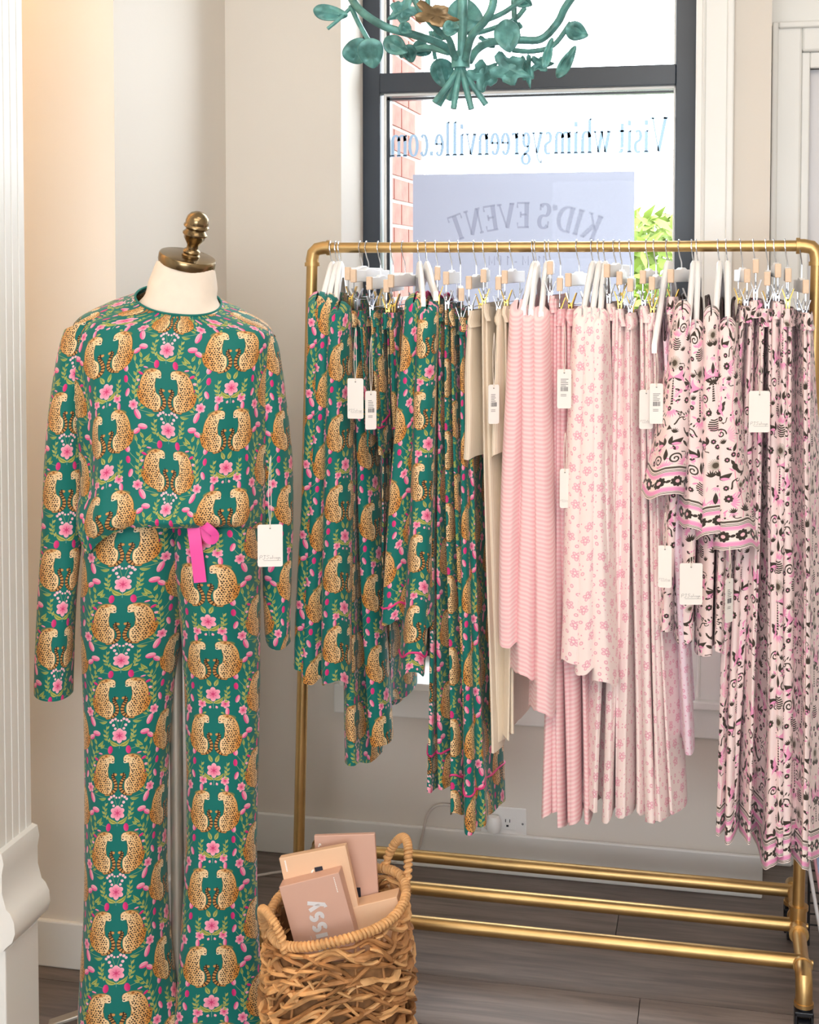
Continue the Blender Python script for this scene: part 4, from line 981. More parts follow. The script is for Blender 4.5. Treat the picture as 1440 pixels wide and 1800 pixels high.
pants('ps0', 1194, (1179, 485), (1181, 524), (1184, 1105), 'palm', 'palm print cropped pants hanging left of the palm print tops', 'white clip hanger holding the palm print cropped pants', h=(.012, .022), group=GT)
for i, (hx, arm, nt, sb, bb, sw) in enumerate(((1216, (1211, 566), (1199, 562), (1166, 872), (1178, 1120), .034), (1224, (1224, 600), (1222, 596), (1212, 932), (1208, 1132), .026), (1262, (1258, 575), (1250, 572), (1246, 945), (1250, 1160), .026), (1276, (1280, 600), (1280, 592), (1294, 968), (1274, 1150), .036))):
    top('pm%d' % i, hx, arm, nt, sb, bb, 'palm', 'palm print pajama top with wide flower-bordered sleeve, %s of four from the left' % ORD[i], 'white shoulder hanger inside the %s palm print top' % ORD[i], sleeve=(.016, sw), h=(.012, .022), neck='dpipe', sb_border=.064, group=GT, reach=-.235, swb=.07, flare=.25)
for i, (hx, blk, nt, nb, hb) in enumerate(((1301, (1314, 485), (1314, 540), (1280, 1470), .020), (1324, (1329, 468), (1330, 530), (1304, 1484), .018), (1346, (1349, 490), (1347, 545), (1328, 1488), .018), (1360, (1368, 476), (1368, 532), (1360, 1528), .030), (1380, (1386, 484), (1387, 545), (1390, 1514), .026), (1405, (1417, 504), (1420, 552), (1420, 1532), .034))):
    pants('pa%d' % i, hx, blk, nt, nb, 'palm', 'long palm print pants with flower-bordered hem, %s of six from the left' % ORD[i], 'white clip hanger holding the %s long palm print pants' % ORD[i], h=(.014, hb), border=.064, group=GT, rip=.008, yb=(-.175, .12))
def tg(key, *a, **k):
    g, org = GARM[key]; return swing_tag(g, org, *a, **k)
tg('lj', 625, 665, 736, 28, RY - .235, -.2, 'logo', top_y=575)
tg('ls2', 652, 687, 755, 20, RY - .225, .35, 'back', top_y=590)
tg('bt1', 868, 676, 745, 20, RY - .20, .3, 'back', top_y=585)
tg('pp1', 992, 649, 718, 25, RY - .225, .0, 'back', top_y=570)
tg('dp4', 1136, 685, 754, 25, RY - .205, .1, 'logo', top_y=600)
tg('lv', 1154, 674, 745, 24, RY - .215, .0, 'back', top_y=620)
tg('pa2', 1335, 687, 760, 38, RY - .235, .0, 'logo', top_y=575)
tg('pm0', 1169, 959, 1033, 24, RY - .262, -.3, 'logo', top_y=900)
tg('pm1', 1215, 990, 1063, 41, RY - .285, .0, 'logo', top_y=950)
tg('pm3', 1282, 1017, 1094, 17, RY - .27, .7, 'back', top_y=960)
tg('pp2', 993, 824, 893, 18, RY - .21, .1, 'logo', top_y=760)

# ------------------------------------------------------------------ mannequin and what it wears
MY = 2.70
MC = px(305, 1000, Y=MY); MC = Vector((MC[0], MY, 0))
def mloc(x, y, dy=0):
    """photo pixel -> mannequin frame (x to image right, y away, z up), on the body's mid plane shifted by dy"""
    xc = (x - 720)/F_PX; yc = -(y - CY)/F_PX; b, c = _cp + yc*_sp, -_sp + yc*_cp
    d = MC[0]*-_sa + MC[1]*_ca + dy; t = d/b
    x0 = MC[0]*_ca + MC[1]*_sa
    return Vector((xc*t - x0, dy, EYE + c*t))
mann = thing('dress_form', 'linen dress form with brass neck cap and turned finial', 'mannequin', (MC[0], MC[1], 0), (0, 0, YAW))
def loft(rows, n=40, fn=None):
    """rows: (y_px, xl, xr, half depth, dy, front drop px, right drop px); returns grid in mannequin frame"""
    g = []
    for (y, xl, xr, hd, dy, fd, rd) in rows:
        a = mloc(xl, y, dy); b = mloc(xr, y, dy); c = (a + b)/2; hw = (b.x - a.x)/2; k = hw/max(1e-6, (xr - xl)/2); row = []
        for i in range(n):
            f = 2*PI*i/n; s, co = math.sin(f), math.cos(f)           # f = 0 faces the camera
            row.append(Vector((c.x + hw*math.copysign(abs(s)**.9, s), c.y - hd*math.copysign(abs(co)**.9, co), c.z - k*(fd*co + rd*s))))
        g.append(row)
    if fn:
        for j, row in enumerate(g):
            for i, p in enumerate(row): row[i] = fn(p, j/(len(g) - 1), 2*PI*i/n)
    return g
def densify(rows, m):
    out = []
    y0, y1 = rows[0][0], rows[-1][0]
    # smooth interpolation of every column over the row index
    pts = [Vector((0, 0, 0))]*0; cols = list(zip(*rows)); N = len(rows)
    for k in range((N - 1)*m + 1):
        i = min(k//m, N - 2); t = k/m - i; r = []
        for c in cols:
            a, b, d, e = c[max(i-1, 0)], c[i], c[i+1], c[min(i+2, N-1)]
            r.append(.5*((2*b) + (d - a)*t + (2*a - 5*b + 4*d - e)*t*t + (3*b - a - 3*d + e)*t**3))
        out.append(tuple(r))
    return out
def sheet(name, g, mats, parent, circ=None, u0=0, v0=0, capb=False):
    n = len(g[0]); mb = MB(); mb.v = [tuple(p) for row in g for p in row]
    m = g[len(g)//2]; cum = [0.0]
    for i in range(n): cum.append(cum[-1] + (m[(i+1) % n] - m[i]).length)
    tot = cum[-1]; sc_ = (circ or tot)/tot
    V = [[0]*n for _ in g]; zb_ = sum(p.z for p in g[-1])/n
    for i in range(n):
        V[-1][i] = zb_ + (g[-1][i].z - zb_)*.5
        for j in range(len(g) - 2, -1, -1): V[j][i] = V[j+1][i] + (g[j][i] - g[j+1][i]).length
    for j in range(len(g) - 1):
        for i in range(n):
            l = (i + 1) % n; ua = (cum[i] - (tot if i >= n//2 else 0))*sc_; ub = ua + (cum[i+1] - cum[i])*sc_
            mb.f.append((j*n + i, (j+1)*n + i, (j+1)*n + l, j*n + l)); mb.mi.append(0)
            za, zb, zc, zd = V[j][i], V[j+1][i], V[j+1][l], V[j][l]
            mb.uv.append([(u0 + ua, v0 + za), (u0 + ua, v0 + zb), (u0 + ub, v0 + zc), (u0 + ub, v0 + zd)])
    return link(name, mb.mesh(name, True, False), mats, parent)
# body
body = loft(densify([(468, 276, 378, .052, .015, -4, 8), (500, 262, 382, .058, .01, 2, 6), (528, 252, 384, .057, .0, 12, 6), (560, 212, 420, .058, 0, 6, 5), (600, 160, 450, .07, 0, 0, 0),
                     (700, 165, 450, .105, 0, 0, 0), (850, 175, 440, .095, 0, 0, 0), (915, 180, 436, .085, 0, 0, 0)], 4), 36)
sheet('body', body, [M['linen']], mann)
capc = mloc(328, 462, .012); capt = Matrix.Rotation(R(14), 4, 'X') @ Matrix.Rotation(R(13), 4, 'Y')
cap = MB().lathe([(.0, -.004), (.058, -.004), (.0595, 0), (.0595, .012), (.0575, .0155), (.054, .0165), (.0, .0165)], 40).build('neck_cap', M['oldbrass'], mann, True, loc=capc, rot=capt.to_euler())
kn = [(.0, .016), (.020, .016), (.0205, .019), (.0175, .022), (.0195, .026), (.0185, .030), (.013, .034), (.0125, .041), (.016, .047), (.0225, .056), (.024, .063), (.0275, .066), (.0275, .069), (.023, .074), (.021, .0775), (.026, .081), (.0285, .084), (.028, .087), (.0255, .090), (.026, .096), (.0235, .106), (.017, .114), (.008, .118), (.0, .119)]
MB().lathe([(max(r*.93, .0001), z*.93) for r, z in kn], 32).build('finial', M['oldbrass'], mann, True, loc=capc + Vector((.006, -.0, 0)), rot=capt.to_euler())
pole = MB().tube([(0, .02, .02), (0, .02, 1.0)], .014, 14).build('pole', M['steel'], mann, True)
for i, (bx, by) in enumerate(((85, 1797), (318, 1772), (470, 1700), (200, 1690))):
    q = px(bx, by, Z=.012); q = q - MC; q.rotate(Matrix.Rotation(-YAW, 3, 'Z'))
    d = Vector((q.x, q.y - .02, 0)); nn = Vector((-d.y, d.x, 0)).normalized()*.013; c0_ = Vector((0, .02, .055)); e0 = Vector((q.x, q.y, .008)); m0 = c0_.lerp(e0, .5) + Vector((0, 0, .012))
    mb = MB(); P = [c0_, m0, e0]; vs = []
    for p in P: vs += [p - nn - Vector((0, 0, .004)), p + nn - Vector((0, 0, .004)), p + nn + Vector((0, 0, .004)), p - nn + Vector((0, 0, .004))]
    mb.add(vs, [(j*4 + k, j*4 + (k+1) % 4, j*4 + 4 + (k+1) % 4, j*4 + 4 + k) for j in range(2) for k in range(4)] + [(3, 2, 1, 0), (8, 9, 10, 11)]); mb.build('stand_leg', M['steel'], mann, bevel=.002)
# long sleeve top
ptop = thing('pajama_shirt', 'green leopard print long sleeve top worn by the dress form', 'top', (MC[0], MC[1], 0), (0, 0, YAW))
def shirt_fold(p, t, f):
    r = .004*t; s = math.sin(f)
    lw = math.exp(-((f - 5.35)/.33)**2)                              # gathered bag at the left of the hem
    p = p + Vector((0, -.010*math.sin(5*f + 7*t)*t*max(0, math.cos(f)), 0)) + Vector((r*math.sin(7*f + 3*t), 0, 0))
    p = p + Vector((.003*math.sin(11*t + 5*f)*math.sin(PI*t), -.005*math.sin(9*f + 6*t)*math.sin(PI*t)*max(0, math.cos(f)), 0))
    rd = math.exp(-((f - 5.50 - .25*t)/.10)**2) + .7*math.exp(-((f - .95)/.10)**2) - .8*math.exp(-((f - 5.22 - .2*t)/.10)**2)
    p = p + Vector((0, -.016*rd*min(1, max(0, (t - .22)*2.2)), 0))
    if t > .6: p = p + Vector((-.010*lw*(t - .6)/.4, -.018*lw*(t - .6)/.4, -.050*lw*((t - .6)/.4)**2))
    return p
rows = [(527, 239, 389, .062, .0, 24, 10), (533, 226, 400, .066, .0, 24, 9), (548, 178, 440, .078, 0, 20, 9), (572, 132, 478, .092, 0, 12, 8), (625, 122, 480, .108, 0, 2, 0), (700, 132, 474, .122, 0, 0, 0),
        (780, 140, 468, .128, 0, 0, 0), (850, 143, 466, .130, 0, 0, 0), (888, 140, 465, .145, 0, -10, 0), (915, 142, 464, .150, 0, -20, 0), (928, 152, 458, .136, 0, -22, 0)]
LW, LH = .252, .160
g = loft(densify(rows, 5), 72, shirt_fold)
zc = mloc(297, 682).z
xcu = .0                                                              # pair of cats on the chest
sheet('body', g, [M['leo']], ptop, u0=.25*LW - .010, v0=-zc + LH*.5 + LH*4)
MB().tube([p + Vector((0, -.001, 0)) for p in g[0]], .0024, 6, closed=True).build('neckband', mat('teal_binding', (16, 116, 108), .7), ptop, True)
def sl_fold(p, t, f): return p + Vector((.004*math.sin(9*t + 2*f)*t, .004*math.sin(13*t + f), 0))
sl = loft(densify([(566, 116, 190, .055, .0, 0, -14), (610, 104, 172, .06, .0, 0, -10), (700, 90, 152, .055, .0, 0, 0), (800, 80, 148, .052, -.01, 0, 0), (900, 75, 146, .05, -.015, 0, 0), (1000, 72, 140, .048, -.02, 0, 0), (1100, 68, 133, .045, -.025, 2, 0), (1219, 62, 126, .042, -.03, 4, 2)], 4), 36, sl_fold)
sheet('sleeve', sl, [M['leo']], ptop, u0=.25*LW - .02, v0=.06)
sr = loft(densify([(578, 420, 484, .05, .015, 0, 14), (620, 432, 494, .055, .02, 0, 8), (700, 446, 503, .055, .03, 0, 0), (800, 456, 512, .052, .04, 0, 0), (900, 460, 514, .05, .05, 0, 0), (1000, 463, 514, .048, .055, 0, 0), (1100, 468, 513, .042, .06, 2, 0), (1130, 471, 511, .038, .06, 5, 0)], 4), 36, sl_fold)
sheet('sleeve', sr, [M['leo']], ptop, u0=.13, v0=.02)
swing_tag(ptop, (MC[0], MC[1], 0), 475, 922, 996, 42, MY - .06, .1, 'logo', top_y=800)
for ch in ptop.children:
    if ch.name.startswith('swing_tag'):
        ch.rotation_euler.z -= YAW; v = Vector(ch.location); v.rotate(Matrix.Rotation(-YAW, 3, 'Z')); ch.location = v
# pants
ppan = thing('pajama_pants', 'green leopard print wide leg pants worn by the dress form', 'pants', (MC[0], MC[1], 0), (0, 0, YAW))
def leg_fold(ph):
    def fn(p, t, f):
        a = t*t
        return p + Vector((.005*a*math.sin(4*f + ph), -.008*a*math.sin(3*f + ph + 2*t) - .004*math.sin(11*t + 2*f), .010*max(0, t - .9)*10*.5*math.sin(2*f + ph)))
    return fn
L1 = [(900, 160, 330, .098, 0, 0, 0), (960, 149, 330, .112, 0, 0, 0), (1040, 145, 326, .118, 0, 0, 0), (1110, 145, 320, .108, 0, 0, 0), (1200, 148, 306, .095, 0, 0, 0), (1300, 150, 298, .088, 0, 0, 0), (1400, 149, 293, .085, 0, 0, 0), (1500, 148, 291, .086, 0, 0, 0), (1600, 146, 294, .09, -.005, 0, 0), (1700, 140, 303, .098, -.015, 0, 0), (1770, 136, 314, .105, -.02, 0, 0), (1822, 133, 320, .11, -.025, 3, 0)]
L2 = [(900, 296, 452, .098, .004, 0, 0), (960, 302, 457, .112, .004, 0, 0), (1040, 314, 457, .116, .004, 0, 0), (1110, 321, 457, .105, .004, 0, 0), (1200, 326, 457, .092, .01, 0, 0), (1300, 328, 455, .086, .01, 0, 0), (1400, 329, 452, .083, .01, 0, 0), (1500, 327, 450, .084, .01, 0, 0), (1600, 322, 452, .088, .01, 0, 0), (1700, 316, 457, .094, .01, 0, 0), (1776, 309, 466, .10, .01, 2, 0)]
zl = mloc(232, 1088, -.1).z; zr = mloc(380, 1162, -.1).z
sheet('leg', loft(densify(L1, 4), 56, leg_fold(.5)), [M['leo']], ppan, u0=.25*LW, v0=-zl + LH*.5 + LH*6)
sheet('leg', loft(densify(L2, 4), 56, leg_fold(2.2)), [M['leo']], ppan, u0=.75*LW + .008, v0=-zr + LH*6)
def ribbon(pts, w, m=M['satin']):
    mb = MB(); n = len(pts)
    P = [mloc(x, y, d) for x, y, d in pts]; P = spline(P, 5); n = len(P); vs = []
    for i, p in enumerate(P):
        d = P[min(i+1, n-1)] - P[max(i-1, 0)]; s = Vector((d.z, 0, -d.x)); s = s.normalized()*w if s.length > 1e-6 else Vector((w, 0, 0))
        vs += [p - s, p + s, p + s + Vector((0, .002, 0)), p - s + Vector((0, .002, 0))]
    mb.add(vs, [(j*4 + k, j*4 + (k+1) % 4, j*4 + 4 + (k+1) % 4, j*4 + 4 + k) for j in range(n - 1) for k in range(4)] + [(3, 2, 1, 0), tuple((n-1)*4 + k for k in range(4))]); return mb
ds = ribbon([(338, 912, -.128), (343, 950, -.138), (348, 990, -.135), (352, 1024, -.130)], .0125).build('drawstring', M['satin'], ppan, True)
ribbon([(352, 918, -.130), (366, 928, -.145), (378, 940, -.142), (374, 950, -.138), (364, 946, -.134), (356, 926, -.130)], .008).build('drawstring_loop', M['satin'], ds, True)

# ------------------------------------------------------------------ basket with boxes
bc = px(592, 1592, Z=.345); BX, BY = bc[0], bc[1]
brad = .138
bask = thing('woven_basket', 'woven water hyacinth basket with two hoop handles, full of boxes', 'basket', (BX, BY, 0), (0, 0, YAW))
def rim_z(a): return .345 + .030*math.cos(a - R(25)) + .006*math.sin(3*a)
def brad_at(a, z): return brad*(1 + .02*math.sin(3*a + 1))*(.93 + .09*math.sin(PI*min(1, max(0, z/.36))**.8))
rg = random.Random(21); nrow = 18
for r in range(nrow):
    for k in range(12):
        a0 = rg.uniform(0, 2*PI) if False else k*2*PI/12 + r*.37 + rg.uniform(-.1, .1); span = rg.uniform(1.0, 1.35); sgn = 1 if (r + k) % 2 else -1
        t0 = (r + .5)/nrow; amp = rg.uniform(.012, .024); P = []; rad = []; dir_ = rg.choice((-1, 1))
        for i in range(15):
            u = i/14; a = a0 + span*u; ztop = rim_z(a) - .012
            z = max(.012, min(ztop - .004, t0*ztop + amp*math.sin(PI*2*u*.9 + r + k) + dir_*(u - .5)*.045)); rr = brad_at(a, z) + .0055*math.sin(PI*5*u + r*PI + k) + .003
            P.append((rr*math.cos(a), rr*math.sin(a), z)); rad.append(.0088*math.sin(PI*(.18 + .64*u))*(1 + .25*math.sin(9*u + k)))
        MB().tube(P, rad, 6, squash=.5).build('strand', M['straw'] if rg.random() < .62 else M['straw2'], bask, True)
for k in range(14):
    a = k*2*PI/14 + .1; mb = MB().tube([(brad_at(a, z)*1.0*math.cos(a + .02*math.sin(z*60)), brad_at(a, z)*math.sin(a + .02*math.sin(z*60)), z) for z in [i/9*(rim_z(a) - .005) + .004 for i in range(10)]], .0026, 6); mb.build('stake', M['straw2'], bask, True)
MB().lathe([(.0001, .004), (brad*.90, .004), (brad*.92, .012), (brad*.98, .2), (brad*.97, .30), (brad*.955, .30), (brad*.96, .2), (brad*.9, .016), (.0001, .016)], 32).build('gap_shade_wall', mat('basket_shadow_weave', (132, 94, 58), .8, var=.3, scale=50), bask, True)  # inner wall added behind the strands; shade of the gaps put into its colour
def rope(path, r0, r1, turns, closed, n):
    """a core wrapped by a helical strand"""
    pts = [Vector(path(i/n)) for i in range(n + (0 if closed else 1))]; core = MB().tube(pts, r0, 8, closed=closed); mm = turns*10; P = []
    for i in range(mm + (0 if closed else 1)):
        u = i/mm; p = Vector(path(u)); d = (Vector(path(min(1, u + .002) if not closed else (u + .002) % 1)) - Vector(path(max(0, u - .002) if not closed else (u - .002) % 1))).normalized()
        e = Vector((0, 0, 1)) if abs(d.z) < .8 else Vector((p.x, p.y, 0)).normalized(); x = d.cross(e).normalized(); y = d.cross(x); w = 2*PI*u*turns; P.append(p + (x*math.cos(w) + y*math.sin(w))*r0)
    core.tube(P, r1, 6, closed=closed); return core
rope(lambda u: (brad_at(2*PI*u, .33)*1.02*math.cos(2*PI*u), brad_at(2*PI*u, .33)*1.02*math.sin(2*PI*u), rim_z(2*PI*u)), .0062, .0042, 100, True, 64).build('rim', M['straw'], bask, True)
for a0 in (R(212), R(32)):
    def hp_(u, a0=a0):
        a = a0 + (u - .5)*.62; h = .075*math.sin(PI*u)**.6; q = brad*(1.03 + .10*math.sin(PI*u)); return (q*math.cos(a), q*math.sin(a), rim_z(a) - .01 + h)
    rope(hp_, .0058, .0040, 26, False, 26).build('handle', M['straw'], bask, True)
# boxes: placed by the photo, standing on the basket floor
def gift_box(label, top_l, top_r, d, Y, tilt_back, roll, m, length, tex=None):
    a = px(*top_l, Y=Y); b = px(*top_r, Y=Y); w = (b - a).length; c = (a + b)/2
    o = thing('pillowcase_box', label, 'box', c, (R(tilt_back), 0, 0), 'boxes in the basket'); yaw = math.atan2(b[1] - a[1], b[0] - a[0]) + YAW*0.6
    o.rotation_euler = (Matrix.Rotation(yaw, 3, 'Z') @ Matrix.Rotation(R(-roll), 3, 'Y') @ Matrix.Rotation(R(tilt_back), 3, 'X')).to_euler()
    MB().box(-w/2, w/2, 0, d, -length, 0).build('carton', M[m], o, bevel=.0016)
    return o, w
b1, w = gift_box('mauve box with silver vertical lettering at the front of the basket', (494, 1563), (592, 1530), .038, BY - .045, -3, 16, 'boxmauve', .165)
st4, w4 = lettering('blissy', .10, .10, SANS, 1, .07); H4 = .039
letter_mesh(st4, lambda x, y: (.004 - y*H4 + .004, -.0006, -.150 + x*H4*.98)).build('silver_lettering', M['silver'], b1)
mb = MB()
for i in range(9): mb.box(w/2 - .0130, w/2 - .0112, -.0006, -.0003, -.036 + i*.0034, -.036 + i*.0034 + .0024)
mb.build('small_print', M['card'], b1)
MB().box(w/2 - .0005, w/2 + .0008, .008, .020, -.10, -.085).build('side_flap', M['boxmauve'], b1)
b2, w = gift_box('peach box with a navy tab behind the mauve front box', (494, 1512), (604, 1483), .02, BY - .005, -5, 13, 'boxpeach', .20)
mb = MB()
for i in range(7): mb.box(-w/2 + .0095, -w/2 + .0125, -.0006, -.0003, -.028 + i*.0032, -.028 + i*.0032 + .0026)
mb.build('small_print', M['card'], b2)
MB().box(-.002, .014, -.0012, -.0003, -.042, -.030).build('navy_tab', M['navy'], b2, bevel=.001)
letter_mesh([[(x, y, .1) for x, y in arc(0, 0, .3, .35, 90, 230, 8)]], lambda x, y: (-.004 + x*.016, -.0007, -.040 + y*.016)).build('white_mark', M['card'], b2)
b3, w = gift_box('tall mauve box standing at the back of the basket', (554, 1471), (657, 1464), .012, BY + .055, -4, 4, 'boxmauve', .26)
MB().box(.012, .026, -.0012, -.0003, -.128, -.104).build('navy_tab', M['navy'], b3, bevel=.001)
MB().box(-.004, .001, -.0008, -.0003, -.049, -.043).build('gold_seal', M['gold'], b3)
letter_mesh([[(0, 0, .12), (.25, 1, .12)], [(.25, 1, .12), (.4, .4, .12)]], lambda x, y: (-w/2 + .008 + x*.012, -.0006, -.022 + y*.007)).build('small_print', M['card'], b3)
b4, w = gift_box('small tan box leaning at the right side of the basket', (622, 1600), (694, 1572), .05, BY + .0, -4, 16, 'boxpeach', .11)

# ------------------------------------------------------------------ chandelier of leafy branches
CYd = 2.9
cc = px(808, 105, Y=CYd)
chan = thing('leaf_chandelier', 'verdigris metal chandelier of bundled branches and leaves, its lower end in view', 'chandelier', (cc[0], CYd, 3.0))
def cp(u, v, d=0):
    q = px(540 + u/2.77, v/2.77, Y=CYd + d); return Vector(q) - Vector((cc[0], CYd, 3.0))
rg = random.Random(9)
arms = [([(735, 300, 0), (700, 250, 0), (640, 210, -.02), (520, 170, -.05), (380, 130, -.06), (270, 60, -.05), (215, -10, -.03), (190, -90, 0)], .0085),
        ([(212, 30, -.03), (250, 110, -.04), (300, 200, -.05)], .0055), ([(210, 40, -.03), (160, 90, -.04), (100, 140, -.05)], .004),
        ([(722, 285, -.02), (690, 190, -.05), (640, 150, -.08), (560, 60, -.1), (510, -30, -.1)], .007), ([(755, 320, 0), (755, 200, 0), (757, 60, 0), (760, -80, 0), (760, -200, 0)], .0105),
        ([(772, 285, -.02), (800, 180, -.06), (860, 110, -.09), (900, 40, -.1), (912, -40, -.1)], .0085), ([(870, 100, -.09), (960, 60, -.07), (1060, -10, -.05)], .0055),
        ([(790, 300, .02), (830, 240, .04), (900, 205, .06), (1030, 195, .08), (1140, 190, .08), (1220, 110, .08), (1255, 40, .07), (1310, -40, .06)], .0085),
        ([(1000, 245, .05), (1100, 250, .05), (1200, 220, .05), (1285, 110, .05)], .0055), ([(690, 255, .03), (580, 232, .06), (455, 268, .08)], .0075),
        ([(600, 150, .08), (625, 290, .09)], .0045), ([(745, 150, .04), (830, 160, .06), (1000, 100, .1), (1060, 40, .12)], .0055), ([(590, 60, .1), (585, -40, .1)], .006), ([(1005, 0, .1), (1010, 90, .1)], .006)]
for pts, r in arms:
    MB().tube(spline([cp(*p) for p in pts], 5), r, 9).build('branch', M['verd'], chan, True)
for (x, y, d, sx) in ((620, 500, -.03, -1), (640, 515, .0, -1), (690, 487, .03, -.4), (713, 530, -.02, -.2), (800, 532, -.01, .5), (872, 510, .02, 1)):
    MB().tube(spline([cp(735 + 8*sx*2, 250, 0), cp(745 + 12*sx, 330, 0), cp(lerp(745, x, .45), 410, d*.6), cp(x, y, d)], 5), [.0062]*10 + [.0066]*6, 9).build('stem', M['verd'], chan, True)
MB().tube([cp(748, 280), cp(748, 330)], .020, 14).build('binding', M['verd'], chan, True)
MB().tube([(0, 0, -.002), (0, 0, -.8)], .012, 12).build('down_rod', M['verd'], chan, True)
MB().lathe([(.0001, -.03), (.05, -.03), (.06, -.012), (.06, -.001), (.0001, -.001)], 28).build('ceiling_rose', M['verd'], chan, True)
leaves = [(115, 65, 170, 80, 8, 0, -.04), (240, 255, 120, 130, 60, 0, -.03), (312, 262, 140, 120, 80, 0, -.08), (432, 225, 130, 95, 35, 0, -.07), (465, 55, 150, 120, 150, 1, -.05), (625, 75, 200, 110, 10, 1, -.1), (770, 85, 190, 170, 20, 0, .05), (700, 140, 80, 78, 0, 0, -.1),
          (660, 360, 150, 115, 75, 0, .03), (860, 365, 150, 140, -40, 1, .02), (985, 340, 190, 140, 20, 1, -.02), (975, 178, 150, 115, 80, 0, -.06), (1072, 345, 150, 60, 80, 1, .04), (1140, 312, 110, 80, 0, 1, .06), (1172, 262, 150, 45, -75, 0, -.02), (1262, 305, 180, 60, -60, 0, .02), (1312, 155, 120, 85, 20, 0, .04), (1052, 8, 95, 60, 20, 0, -.02), (885, 208, 120, 60, 10, 1, .08), (560, 240, 100, 80, 20, 0, .08), (500, 262, 90, 70, 70, 0, .04), (650, 172, 90, 55, 20, 0, .06), (480, 140, 70, 60, 40, 0, -.09), (1010, 130, 100, 70, 60, 1, .1)]
for i, (u, v, L, W, ang, lob, d) in enumerate(leaves):
    n = 34; c = cp(u, v, d); k = CYd/F_PX/2.77*1.02; a = R(-ang); ex = Vector((math.cos(a)*_ca, math.cos(a)*_sa, math.sin(a))); ey = Vector((-math.sin(a)*_ca, -math.sin(a)*_sa, math.cos(a)))
    nrm = ex.cross(ey); tl = Vector((rg.uniform(-.35, .35), rg.uniform(-.35, .35), 0)); out = []; inn = []
    for j in range(n):
        f = 2*PI*j/n; r = 1.0
        if lob: r = .66 + .44*abs(math.cos(2.5*f))**1.4 + .06*math.cos(11*f)
        pxx = math.copysign(abs(math.cos(f))**(.9 if lob else 1.0), math.cos(f))*r*L/2*k; pyy = math.copysign(abs(math.sin(f))**(1 if lob else 1.25), math.sin(f))*r*W/2*k*(1 - .30*math.cos(f))
        cup = .22*(pxx*pxx + pyy*pyy)/(L*k/2) + .004*math.sin(3*f + i)
        out.append(c + ex*pxx + ey*pyy + nrm*(cup + tl.x*pxx + tl.y*pyy)); inn.append(c + (ex*pxx + ey*pyy)*.5 + nrm*(cup*.25 - .006*abs(math.sin(f)) + (tl.x*pxx + tl.y*pyy)*.5))
    vs = out + inn + [c]; fs = [(j, (j+1) % n, n + (j+1) % n, n + j) for j in range(n)] + [(n + j, n + (j+1) % n, 2*n) for j in range(n)]
    mb = MB(); mb.add(vs, fs); o = mb.build('leaf', M['bronze'] if i == 5 else M['verd'], chan, True)
    s = o.modifiers.new('thickness', 'SOLIDIFY'); s.thickness = .0022

# ------------------------------------------------------------------ outlet, adapter, cords
op = px(893, 1446, Y=WY)
def wall_plate():
    a = px(846, 1414, Y=WY - .001); b = px(926, 1475, Y=WY - .001); o = thing('wall_outlet', 'white wall outlet plate low on the wall under the window', 'outlet', ((a[0] + b[0])/2, WY, (a[2] + b[2])/2)); w, h = (b[0] - a[0])/2, (a[2] - b[2])/2
    MB().box(-w, w, -.006, 0, -h, h).build('cover_plate', M['plastic'], o, bevel=.003); cx = op[0] - o.location.x
    MB().box(cx - .021, cx + .021, -.0075, -.006, -.017, .017).build('receptacle', M['plastic'], o, bevel=.0008)
    MB().box(cx - .006, cx - .004, -.0085, -.0074, .002, .010).box(cx + .005, cx + .007, -.0085, -.0074, .002, .010).box(cx - .003, cx + .003, -.0085, -.0074, -.010, -.005).build('slots', M['rubber'], o)
    MB().tube([(w - .010, -.007, 0), (w - .010, -.0055, 0)], .003, 10).build('screw', M['chrome'], o)
wall_plate()
ap = px(868, 1448, Y=WY - .03)
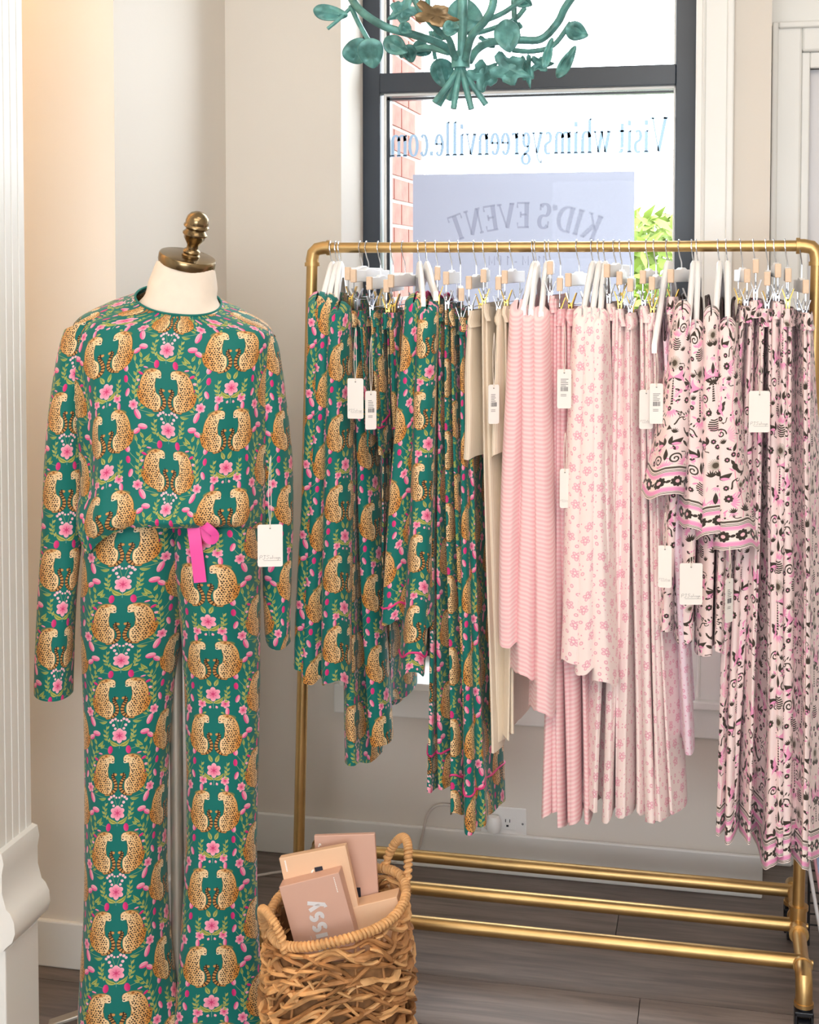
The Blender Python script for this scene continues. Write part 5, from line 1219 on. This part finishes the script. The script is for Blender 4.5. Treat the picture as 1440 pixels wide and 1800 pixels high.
ad = tag(MB().lathe([(.0001, -.02), (.016, -.019), (.020, -.008), (.019, .008), (.014, .018), (.0001, .021)], 20).build('plug_adapter', M['plastic'], None, True, loc=(ap[0], WY - .030, ap[2])), 'rounded white plug-in adapter on the left of the outlet', 'adapter'); ad.scale = (1, .9, 1.1)
def cord(label, pts, r=.0035):
    P = spline(pts, 6); o = Vector(P[0]); return tag(MB().tube([p - o for p in P], r, 8).build('power_cord', M['cord'], None, True, loc=o), label, 'cord')
cord('white power cord dangling from the outlet down the wall', [(ap[0] - .01, WY - .03, ap[2] - .02)] + [px(x, y, Y=WY - .02) for x, y in ((820, 1425), (775, 1415), (752, 1432), (742, 1470), (730, 1500))] + [px(690, 1515, Z=.006), px(560, 1520, Z=.006)])
cord('pale cord lying on the floor between dress form and basket', [px(x, y, Z=.006) for x, y in ((497, 1532), (470, 1536), (440, 1545), (380, 1590), (320, 1665), (255, 1690))])

# ------------------------------------------------------------------ wire stand with fringed throw at the right edge
wx = px(1424, 1600, Y=3.30)[0]
wr = thing('wire_stand', 'black wire grid display stand at the right edge behind the rack', 'display stand', (wx + .16, 3.36, 0))
for i in range(16):
    z = .05 + i*.026; MB().tube([(-.16, -.02, z), (.22, -.02, z)], .0022, 6).build('wire', M['wire'], wr, True)
for x in (-.16, -.09, -.02, .05, .12, .19): MB().tube([(x, -.02, 0), (x, -.02, .46)], .003, 6).build('upright', M['wire'], wr, True)
fr = thing('fringed_throw', 'pink, blue and white fringed throw hanging over the wire stand', 'throw', (wx + .10, 3.30, 0))
cols = [mat('fringe_' + n, c, .8) for n, c in (('white', (232, 230, 232)), ('rose', (206, 150, 160)), ('blue', (150, 168, 196)), ('grey', (190, 188, 192)))]
for i in range(22):
    x = -.115 + i*.011; z0 = .30 - abs(i - 4)*.002
    MB().tube(spline([(x, .01, .40), (x + .004*math.sin(i), -.012, z0), (x + .02 + .006*math.sin(i*2), -.03, .16), (x + .045 + .008*math.sin(i*3), -.045, .03 + .01*(i % 3))], 5), .0042, 6).build('fringe_strand', cols[i % 4], fr, True)
MB().box(-.125, .14, -.012, .03, .395, .47).build('throw_fold', cols[0], fr, bevel=.008)
